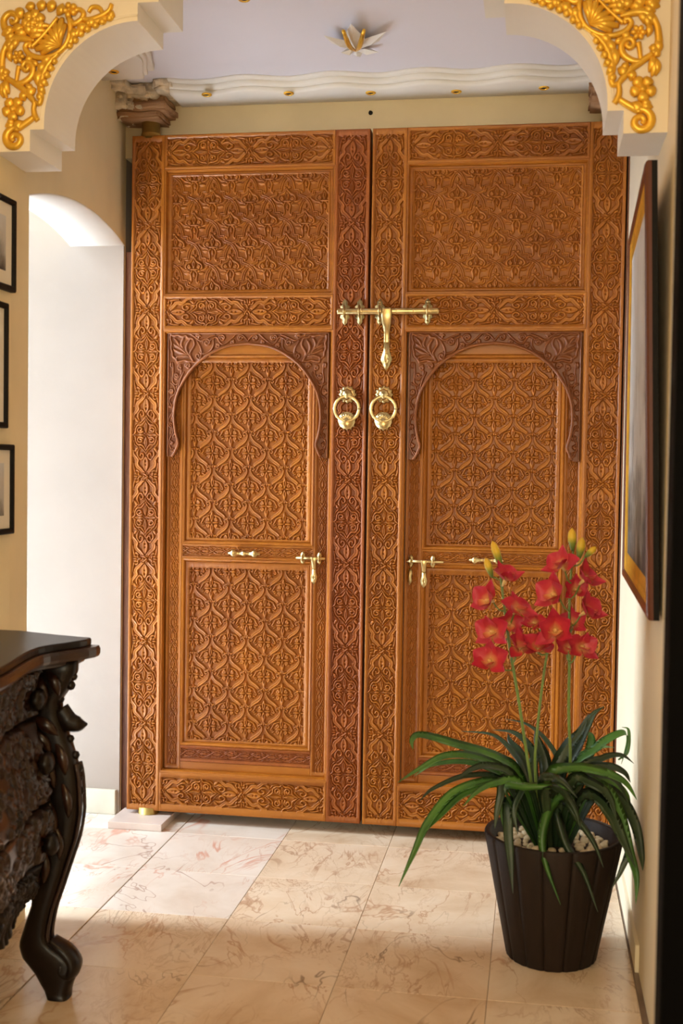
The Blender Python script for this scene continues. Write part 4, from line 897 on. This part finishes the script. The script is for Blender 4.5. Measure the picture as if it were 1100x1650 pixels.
# corner posts with cabriole legs (silhouette of the far one taken from the picture)
sec = [(0, -1.326, -1.264), (.023, -1.335, -1.262), (.04, -1.347, -1.257), (.066, -1.363, -1.245), (.09, -1.385, -1.241), (.108, -1.401, -1.250), (.124, -1.407, -1.267), (.143, -1.411, -1.300), (.157, -1.409, -1.321), (.179, -1.402, -1.327), (.22, -1.388, -1.321), (.262, -1.374, -1.311), (.32, -1.372, -1.291), (.394, -1.40, -1.267), (.458, -1.40, -1.246), (.52, -1.40, -1.235), (.556, -1.40, -1.234), (.626, -1.40, -1.238), (.669, -1.40, -1.247), (.727, -1.40, -1.266), (.76, -1.40, -1.280), (.80, -1.40, -1.294), (.843, -1.40, -1.296), (.87, -1.40, -1.276), (.924, -1.40, -1.250), (.966, -1.40, -1.249)]
def leg(yc, flip):
    V = []; S = 16
    for z, a, b in sec:
        cx, rx = (a+b)/2, (b-a)/2; ry = .036 if z > .2 else .032
        dy = flip*(.0 if z > .35 else (.35-z)*.0)
        for k in range(S):
            t = 2*PI*k/S; c, s = math.cos(t), math.sin(t); sq = lambda q: math.copysign(abs(q)**.62, q)
            V.append((cx+rx*sq(c), yc+dy+ry*sq(s), z))
    Fc = [(i*S+k, i*S+(k+1) % S, (i+1)*S+(k+1) % S, (i+1)*S+k) for i in range(len(sec)-1) for k in range(S)]+[tuple(range(S)), tuple((len(sec)-1)*S+k for k in range(S))]
    o = mesh_obj('leg', V, Fc, M['wood_cabinet_dark'], com)
    g = G(); fl = [q for q in sec if .10 < q[0] < .70]
    for f in (-.018, .018):
        g.sweep(smooth_path([(b+.002, yc+f, z) for z, a, b in fl], 2), .006, .005, (1, 0, 0))
    g.obj('carved_fluting', M['wood_cabinet'], o)
    # beak-like carved spur and acanthus beads
    g = G(); g.sweep(smooth_path([(-1.300, yc, .815), (-1.275, yc, .785), (-1.245, yc+.004*flip, .776), (-1.222, yc+.006*flip, .777)], 5), [.030, .030, .022, .004], [.022, .026, .020, .006], (0, 1, 0)); g.obj('spur', M['wood_cabinet_dark'], o)
    for z, q, s in ((.735, -1.262, .012), (.69, -1.247, .013), (.655, -1.238, .015), (.625, -1.236, .012), (.59, -1.232, .013), (.885, -1.262, .014), (.91, -1.254, .012), (.845, -1.292, .012)):
        g = G(); g.lathe([(0, -s), (s*.7, -s*.7), (s, 0), (s*.7, s*.7), (0, s)], (q-.006, yc, z), 'z', 10); g.obj('carved_bead', M['wood_cabinet_dark'], o)
    g = G(); g.sweep(smooth_path([(-1.318, yc, .165), (-1.300, yc, .150), (-1.272, yc, .132), (-1.250, yc, .100), (-1.262, yc, .070), (-1.285, yc, .080), (-1.280, yc, .100)], 4), [.010, .016, .018, .018, .014, .010], [.03, .036, .038, .038, .036, .034], (0, 1, 0)); g.obj('foot_scroll', M['wood_cabinet_dark'], o)
    for (xa, za, xb, zb, wv) in ((-1.33, .93, -1.29, .86, .016), (-1.36, .92, -1.33, .83, .016), (-1.38, .80, -1.29, .75, .018), (-1.385, .77, -1.31, .70, .018), (-1.30, .73, -1.27, .64, .016), (-1.35, .70, -1.30, .60, .018), (-1.385, .66, -1.34, .55, .018), (-1.28, .62, -1.26, .52, .014), (-1.33, .58, -1.30, .46, .016), (-1.37, .53, -1.34, .41, .017), (-1.30, .50, -1.285, .40, .013), (-1.335, .44, -1.33, .33, .015), (-1.36, .39, -1.365, .30, .014)):
        g = G(); yy = yc-.034
        g.sweep(smooth_path([(xa, yy+.004, za), ((xa+xb)/2+.012, yy-.010, (za+zb)/2+.004), (xb, yy+.002, zb)], 5), lensw(wv, 9), lensw(.012, 9), (0, -1, 0)); g.obj('carved_leaf', M['wood_cabinet'], o)
leg(3.135, 1); leg(2.065, -1)
# top: two stepped layers with serpentine edge
def top(name, z0, z1, grow, tipx, mat, zedge=.004):
    pts = []
    for y in np.linspace(CY0-.03, CY1+.02, 40):
        e1 = max(0, (y-2.98)/.18); e0 = max(0, (2.22-y)/.18)
        pts.append((-1.305+serp(y)*.8+grow+(tipx+1.305+.006-grow)*(e1*e1*(3-2*min(e1, 1)) if e1 < 1 else 1)+(.06)*min(1, e0), y))
    tip = (tipx, CY1+.055)
    L = pts+[tip, (-1.34, CY1+.085), (-1.48, CY1+.13+grow*.2), (XB, CY1+.14), (XB, CY0-.08)]
    n = len(L); V = []
    for z, s in ((z0, .004), (z0+zedge, 0), (z1-zedge, 0), (z1, .004)):
        for x, y in L: V.append((x-s if x > -1.55 else x, y, z))
    Fc = [tuple(range(n)), tuple(3*n+k for k in range(n))]+[(i*n+k, i*n+(k+1) % n, (i+1)*n+(k+1) % n, (i+1)*n+k) for i in range(3) for k in range(n)]
    mesh_obj(name, V, Fc, mat, com, smooth=False)
top('top_board', .990, 1.012, .030, -1.232, M['wood_cabinet_dark']); top('top_moulding', .962, .992, .045, -1.205, M['wood_cabinet'], .008); top('frieze_moulding', .944, .964, .012, -1.250, M['wood_cabinet'], .006)

# ================================================================== planter with pebbles and orchid
PX, PY, RT, RB, PH = .0765, 3.71, .2135, .1385, .385
pot = empty('planter', (PX, PY, 0)); tag(pot, 'tall dark brown plank patterned planter on the marble floor', 'planter')
NS = 15; V = []; da = 2*PI/NS
prof = [(RB-.004, 0.), (RB, .004), (RB+(RT-RB)*.5, PH*.5), (RT-.001, PH-.008), (RT-.004, PH-.001)]
na = 7
for r, z in prof:
    for k in range(na):
        a = (k/(na-1)-.5)*(da-.012); ed = abs(k/(na-1)-.5)*2
        rr = r-(.0018 if ed > .95 else 0)+.0008*math.sin(k*1.7+z*9); V.append((rr*math.cos(a), rr*math.sin(a), z))
b0 = len(V)
for r, z in prof:
    for k in (0, na-1):
        a = (k/(na-1)-.5)*(da-.012); V.append(((r-.014)*math.cos(a), (r-.014)*math.sin(a), z))
Fc = [(i*na+k, i*na+k+1, (i+1)*na+k+1, (i+1)*na+k) for i in range(len(prof)-1) for k in range(na-1)]
for i in range(len(prof)-1):
    Fc += [(i*na, (i+1)*na, b0+(i+1)*2, b0+i*2), (i*na+na-1, b0+i*2+1, b0+(i+1)*2+1, (i+1)*na+na-1)]
stm = build_mesh('stave', V, Fc, M['pot'])
for k in range(NS):
    o = put('stave', stm, (PX, PY, 0), pot); o.rotation_euler = (0, 0, k*da+.15)
g = G(); g.lathe([(RB-.012, .003), (RT-.010, PH-.004), (RT-.004, PH), (RT-.018, PH), (RT-.022, PH-.006), (RT-.032, PH-.045)], (PX, PY, 0), 'z', 48); g.obj('inner_shell', M['pot'], pot)
g = G(); g.lathe([(RT-.030, PH-.05), (RT-.030, PH-.044), (.1, PH-.036), (0, PH-.034)], (PX, PY, 0), 'z', 32); g.obj('soil', M['soil'], pot)
from mathutils import noise as mnoise
pms = []
for s in range(5):
    bm = bmesh.new(); bmesh.ops.create_icosphere(bm, subdivisions=2, radius=1)
    for v in bm.verts: v.co *= 1+.28*mnoise.noise(v.co*1.3+Vector((s*9, 0, 0))); v.co.z *= .75
    me = bpy.data.meshes.new('pebble'); bm.to_mesh(me); bm.free(); me.materials.append(M['pebble']); me.polygons.foreach_set('use_smooth', np.ones(len(me.polygons), bool)); pms.append(me)
spots = []
for _ in range(6000):
    a = rng.uniform(0, 2*PI); r = math.sqrt(rng.uniform(.16, 1))*(RT-.040); s = rng.uniform(.009, .014)
    x, y = r*math.cos(a), r*math.sin(a)
    if all((x-q[0])**2+(y-q[1])**2 > (.72*(s+q[2]))**2*1.35 for q in spots): spots.append((x, y, s))
    if len(spots) >= 130: break
for x, y, s in spots:
    rr = math.hypot(x, y); zb = PH-.034-.010*min(1, rr/(RT-.03))
    o = put('pebble', pms[int(rng.integers(5))], (PX+x, PY+y, zb+s*.55), None); o.scale = (s, s*rng.uniform(.8, 1.1), s); o.rotation_euler = (rng.uniform(-.4, .4), rng.uniform(-.4, .4), rng.uniform(0, 6))
    tag(o, 'cream pebble lying on the soil in the brown planter', 'pebble', 'pebbles in the planter')
# orchid
orc = empty('orchid_plant', (PX, PY, PH-.035)); tag(orc, 'artificial orchid with red flowers and arching green leaves in the brown planter', 'plant')
ZR = PH-.03
def leaf(pix, Y0, Y1, wd, mat, root=True, fold=.25):
    n = len(pix); pts = [onY(x, y, Y0+(Y1-Y0)*i/(n-1)) for i, (x, y) in enumerate(pix)]
    if root:
        b = np.array([PX+(pts[0][0]-PX)*.35, PY+(pts[0][1]-PY)*.35, ZR])
        pts = [b]+pts
    P = smooth_path(pts, 6); n = len(P)
    P[:, 0] = np.where(P[:, 0] > .22, .22+(P[:, 0]-.22)*.78+rng.uniform(-.006, .002), P[:, 0])
    T = np.gradient(P, axis=0); T /= np.linalg.norm(T, axis=1)[:, None]+1e-9
    t = np.linspace(0, 1, n); ww = wd*np.clip(np.minimum(.45+t*2.2, 1), 0, 1)*(1-np.clip((t-.45)/.55, 0, 1)**1.7)*.5+.0006
    view = np.array([F_[0], F_[1], F_[2]]); V = []
    prev = None; h = np.array([0, -.55, .85])
    for i in range(n):
        cand = np.cross(T[i], h); L = np.linalg.norm(cand); cand = cand/(L+1e-9)
        if prev is None: sv = cand if L > .1 else np.cross(T[i], np.array([0, -1., 0.]))
        else:
            if cand @ prev < 0: cand = -cand
            pp = prev-T[i]*(T[i] @ prev); q = min(1, L)**2*.6; sv = pp*(1-q)+cand*q
        s = sv/(np.linalg.norm(sv)+1e-9); prev = s; up = np.cross(s, T[i])
        if i == 0: flip = 1 if up @ h >= 0 else -1
        up = up*flip
        for k, (a, u) in enumerate(((-1, fold), (-.5, fold*.35), (0, 0), (.5, fold*.35), (1, fold))): V.append(P[i]+s*a*ww[i]+up*u*ww[i])
        V.append(P[i]-up*.0012-s*.0)
    Fc = []
    for i in range(n-1):
        a, b = i*6, (i+1)*6
        for k in range(4): Fc.append((a+k, a+k+1, b+k+1, b+k))
        Fc += [(a, b, b+5, a+5), (a+4, a+5, b+5, b+4)]
    return mesh_obj('leaf', V, Fc, mat, orc)
LG, LD = M['leaf'], M['leaf_dark']
LV = [
 ([(838, 1253), (804, 1222), (735, 1200), (680, 1185), (664, 1192), (665, 1208)], 3.70, 3.62, .036, LG),
 ([(826, 1258), (775, 1223), (720, 1218), (678, 1238), (640, 1261)], 3.66, 3.55, .032, LG),
 ([(820, 1262), (760, 1230), (700, 1232), (668, 1250)], 3.72, 3.7, .024, LG),
 ([(812, 1262), (755, 1250), (700, 1270), (676, 1290)], 3.66, 3.58, .022, LD),
 ([(816, 1266), (740, 1272), (692, 1322), (666, 1376), (642, 1429)], 3.60, 3.45, .030, LG),
 ([(818, 1270), (752, 1278), (708, 1316), (680, 1345)], 3.58, 3.5, .026, LG),
 ([(822, 1290), (818, 1330), (822, 1385), (826, 1440)], 3.60, 3.48, .030, LD),
 ([(815, 1256), (806, 1284), (800, 1312), (797, 1335)], 3.55, 3.50, .024, LD),
 ([(922, 1278), (888, 1297), (873, 1345), (880, 1394), (903, 1458)], 3.58, 3.47, .030, LG),
 ([(892, 1300), (912, 1360), (940, 1405), (963, 1470)], 3.58, 3.46, .026, LD),
 ([(905, 1290), (935, 1325), (958, 1360), (972, 1398)], 3.56, 3.47, .022, LD),
 ([(922, 1265), (976, 1270), (1006, 1312), (1026, 1370), (1042, 1415), (1041, 1458)], 3.58, 3.45, .036, LG),
 ([(940, 1282), (985, 1310), (1012, 1352), (1040, 1400)], 3.55, 3.46, .042, LD),
 ([(965, 1275), (1010, 1290), (1038, 1330), (1051, 1378), (1054, 1405)], 3.62, 3.48, .034, LD),
 ([(1000, 1330), (1024, 1368), (1012, 1402), (991, 1433)], 3.55, 3.50, .018, LD),
 ([(905, 1250), (925, 1215), (945, 1172), (957, 1150), (974, 1138)], 3.74, 3.78, .030, LD),
 ([(925, 1240), (958, 1208), (990, 1190), (1020, 1182), (1024, 1198), (1014, 1232)], 3.76, 3.84, .030, LG),
 ([(930, 1245), (975, 1222), (1012, 1218), (1038, 1231)], 3.74, 3.76, .026, LD),
 ([(940, 1250), (980, 1236), (1015, 1245), (1030, 1262)], 3.68, 3.66, .032, LD),
 ([(812, 1272), (850, 1266), (900, 1266), (926, 1276)], 3.50, 3.50, .030, LG),
 ([(880, 1256), (925, 1238), (975, 1246), (1015, 1262), (1040, 1290)], 3.58, 3.52, .036, LG),
 ([(846, 1250), (828, 1215), (795, 1185), (743, 1178)], 3.80, 3.95, .020, LD),
 ([(905, 1250), (885, 1200), (850, 1168), (812, 1158)], 3.82, 3.98, .016, LD),
 ([(860, 1250), (858, 1212), (830, 1182), (793, 1176)], 3.82, 3.95, .028, LD),
 ([(880, 1255), (876, 1222), (866, 1195), (862, 1175)], 3.80, 3.86, .040, LD),
 ([(935, 1245), (950, 1212), (952, 1188), (946, 1178)], 3.78, 3.84, .034, LG),
 ([(895, 1250), (915, 1205), (935, 1180), (948, 1150)], 3.70, 3.74, .044, LD),
 ([(842, 1265), (800, 1262), (770, 1275), (745, 1300)], 3.54, 3.46, .026, LG),
 ([(850, 1275), (822, 1270), (806, 1290), (812, 1340)], 3.62, 3.56, .024, LG),
 ([(830, 1256), (790, 1235), (760, 1240), (735, 1256)], 3.60, 3.52, .030, LD),
 ([(868, 1262), (880, 1250), (905, 1258), (930, 1286)], 3.52, 3.46, .036, LD),
 ([(920, 1262), (950, 1262), (985, 1286), (1000, 1320)], 3.56, 3.50, .038, LD),
 ([(955, 1262), (990, 1262), (1020, 1280), (1032, 1310)], 3.66, 3.62, .030, LG),
 ([(900, 1245), (930, 1222), (968, 1205), (1000, 1205)], 3.84, 3.95, .030, LG),
 ([(850, 1240), (835, 1210), (822, 1195), (818, 1182)], 3.86, 3.95, .026, LD),
 ([(925, 1262), (965, 1250), (1000, 1262), (1025, 1300)], 3.60, 3.56, .026, LD),
 ([(855, 1270), (835, 1285), (828, 1310), (834, 1345)], 3.56, 3.52, .022, LD),
 ([(1005, 1225), (1024, 1212), (1026, 1178), (1012, 1172)], 3.8, 3.84, .010, LG),
 ([(880, 1275), (905, 1272), (925, 1300), (935, 1335)], 3.50, 3.47, .030, LD),
]
for k, (px, a, b, wd, mt) in enumerate(LV): leaf(px, a, b, wd, mt, root=(k not in (14, 37)))
def stemtube(name, pix, Y, r0, r1, n=6, root=False):
    pts = [onY(x, y, Y) for x, y in pix]
    if root: pts = [np.array([pts[0][0]*.6+PX*.4, PY, ZR])]+pts
    P = smooth_path(pts, n); g = G(); g.sweep(P, [r0, r1], [r0, r1], (0, -1, 0), 8); return g.obj(name, M['stem'], orc)
YS = 3.66
stemtube('flower_stem', [(855, 1258), (846, 1200), (834, 1120), (822, 1050), (815, 1000), (808, 945), (804, 905), (800, 892)], YS, .0055, .003, 6, True)
stemtube('flower_stem', [(862, 1240), (866, 1170), (874, 1100), (882, 1050), (893, 1020)], YS+.02, .005, .003, 6, True)
stemtube('flower_stem', [(918, 1238), (916, 1150), (917, 1060), (917, 980), (920, 920), (924, 880)], YS+.02, .0055, .003, 6, True)
def petal_mesh(L, W, curl, tipsharp, cup):
    nu, nv = 8, 5; V = []; A = []
    for i in range(nu):
        t = i/(nu-1); wv = W*(math.sin(PI*min(1, t**.75*.93+.05))**.8 if not tipsharp else math.sin(PI*min(1, t**.65*.95+.04)))
        for j in range(nv):
            s = j/(nv-1)*2-1
            V.append((L*t, wv*s, curl*t*t*L+cup*abs(s)**2*wv+.10*wv*math.sin(3*s+6*t))); A.append(t*.85+.15*abs(s))
    Fc = [(i*nv+j, i*nv+j+1, (i+1)*nv+j+1, (i+1)*nv+j) for i in range(nu-1) for j in range(nv-1)]
    return np.array(V), Fc, np.array(A)
def flower(px, py, scale, face, Y, roll=0.):
    c = onY(px, py, Y); e = empty('flower', tuple(c), orc)
    # face: direction the bloom looks (world)
    nrm = Vector(face).normalized(); q = nrm.to_track_quat('Z', 'Y')
    Mx = q.to_matrix()
    R = np.array(Mx)
    def addp(V, Fc, A, ang, tilt, mat, nm, base=.004):
        ca, sa = math.cos(ang), math.sin(ang); ct, st_ = math.cos(tilt), math.sin(tilt)
        W = V.copy(); x = W[:, 0]*ct-W[:, 2]*st_+base; z = W[:, 0]*st_+W[:, 2]*ct; y = W[:, 1]
        Q = np.stack([x*ca-y*sa, x*sa+y*ca, z], 1)
        mesh_obj(nm, (Q @ R.T)+c, Fc, mat, e, True, A)
    s = scale*1.12
    for k, a in enumerate((90, 210, 330)):
        V, Fc, A = petal_mesh(.054*s, .019*s, .2, True, .25); addp(V, Fc, A, math.radians(a+roll), math.radians(14+rng.uniform(-28, 34)), M['petal'], 'sepal')
    for a in (28, 152):
        V, Fc, A = petal_mesh(.048*s, .029*s, -.1, False, .25); addp(V, Fc, A, math.radians(a+roll), math.radians(22+rng.uniform(-26, 30)), M['petal'], 'petal')
    V, Fc, A = petal_mesh(.036*s, .018*s, .3, False, .6); addp(V, Fc, A, math.radians(270+roll), math.radians(52), M['lip'], 'lip')
    g = G(); cc = np.zeros(3); P = np.array([(0, 0, -.022*s), (0, 0, -.008*s), (0, 0, .006*s), (0, 0, .014*s)]); V, Fc = sweep(P, [.003*s, .005*s, .006*s, .003*s], [.003*s, .005*s, .006*s, .003*s], (0, 1, 0), 8)
    g.add(np.asarray(V) @ R.T+c, Fc, np.repeat([0, .05, .1, .15], 8)); g.obj('column', M['lip'], e, attr=True)
    return c
FL = [(814, 934, 1.0, (.35, -.35, .8), 3.63, (810, 960)), (787, 968, 1.05, (-.55, -.8, .15), 3.60, (813, 985)), (834, 982, 1.0, (.5, -.5, .6), 3.63, (816, 1012)), (794, 1018, 1.05, (-.45, -.85, .1), 3.60, (818, 1030)), (790, 1066, 1.08, (-.3, -.85, .35), 3.60, (826, 1080)), (836, 1044, 1.0, (.3, -.5, .7), 3.62, (824, 1070)),
      (905, 912, 1.0, (-.4, -.6, .6), 3.63, (920, 940)), (941, 934, 1.05, (.5, -.5, .6), 3.64, (919, 965)), (893, 958, 1.12, (-.5, -.8, .15), 3.61, (917, 985)), (943, 986, 1.05, (.6, -.5, .5), 3.64, (917, 1010)), (895, 1016, 1.15, (-.1, -.95, .2), 3.60, (889, 1035)), (866, 1044, .95, (.1, -.6, .7), 3.63, (884, 1050)), (936, 1044, .95, (.4, -.7, .4), 3.64, (917, 1070)), (820, 1004, .8, (.1, -.8, -.2), 3.66, (818, 1025)), (862, 1004, .7, (-.6, -.6, .3), 3.66, (880, 1050)), (915, 1046, .8, (.2, -.7, .5), 3.67, (917, 1066)), (922, 1004, .8, (-.1, -.8, .2), 3.69, (917, 1020)), (926, 950, .8, (.3, -.8, .2), 3.69, (918, 960))]
for k, (x, y, s, fc, Y, j) in enumerate(FL):
    c = flower(x, y, s, fc, Y, rng.uniform(-14, 14)); jb = onY(j[0], j[1], YS+.01)
    back = c-np.array(Vector(fc).normalized())*.02
    g = G(); g.sweep(smooth_path([jb, (jb+back)/2+(0, .004, -.010), back], 5), [.0022, .0026], [.0022, .0026], (.3, -1, .2), 6); g.obj('flower_stalk', M['stem'], orc)
def bud(x0, y0, x1, y1, r, Y):
    a, b = onY(x0, y0, Y), onY(x1, y1, Y); P = line(a, b, 10); prof = r*np.array([.25, .5, .68, .82, .95, 1, 1, .9, .65, .15]); V, Fc = sweep(P, prof, prof, (0, -1, 0), 12)
    g = G(); g.add(V, Fc, np.repeat(np.linspace(0, 1, 10), 12)); g.obj('bud', M['bud'], orc, attr=True)
bud(808, 914, 793, 872, .0125, 3.65); bud(793, 931, 782, 899, .0115, 3.64); bud(922, 888, 921, 851, .013, 3.66); bud(932, 902, 938, 866, .013, 3.68); bud(942, 898, 960, 881, .010, 3.66)
stemtube('flower_stalk', [(804, 935), (800, 932), (793, 930)], 3.65, .002, .0025); stemtube('flower_stalk', [(806, 925), (808, 918), (808, 912)], 3.655, .0025, .003)
stemtube('flower_stalk', [(922, 905), (930, 905), (933, 900)], 3.675, .0025, .003); stemtube('flower_stalk', [(922, 912), (932, 910), (943, 897)], 3.67, .002, .0025)
for o in bpy.data.objects:
    if 'wloc' in o: del o['wloc']
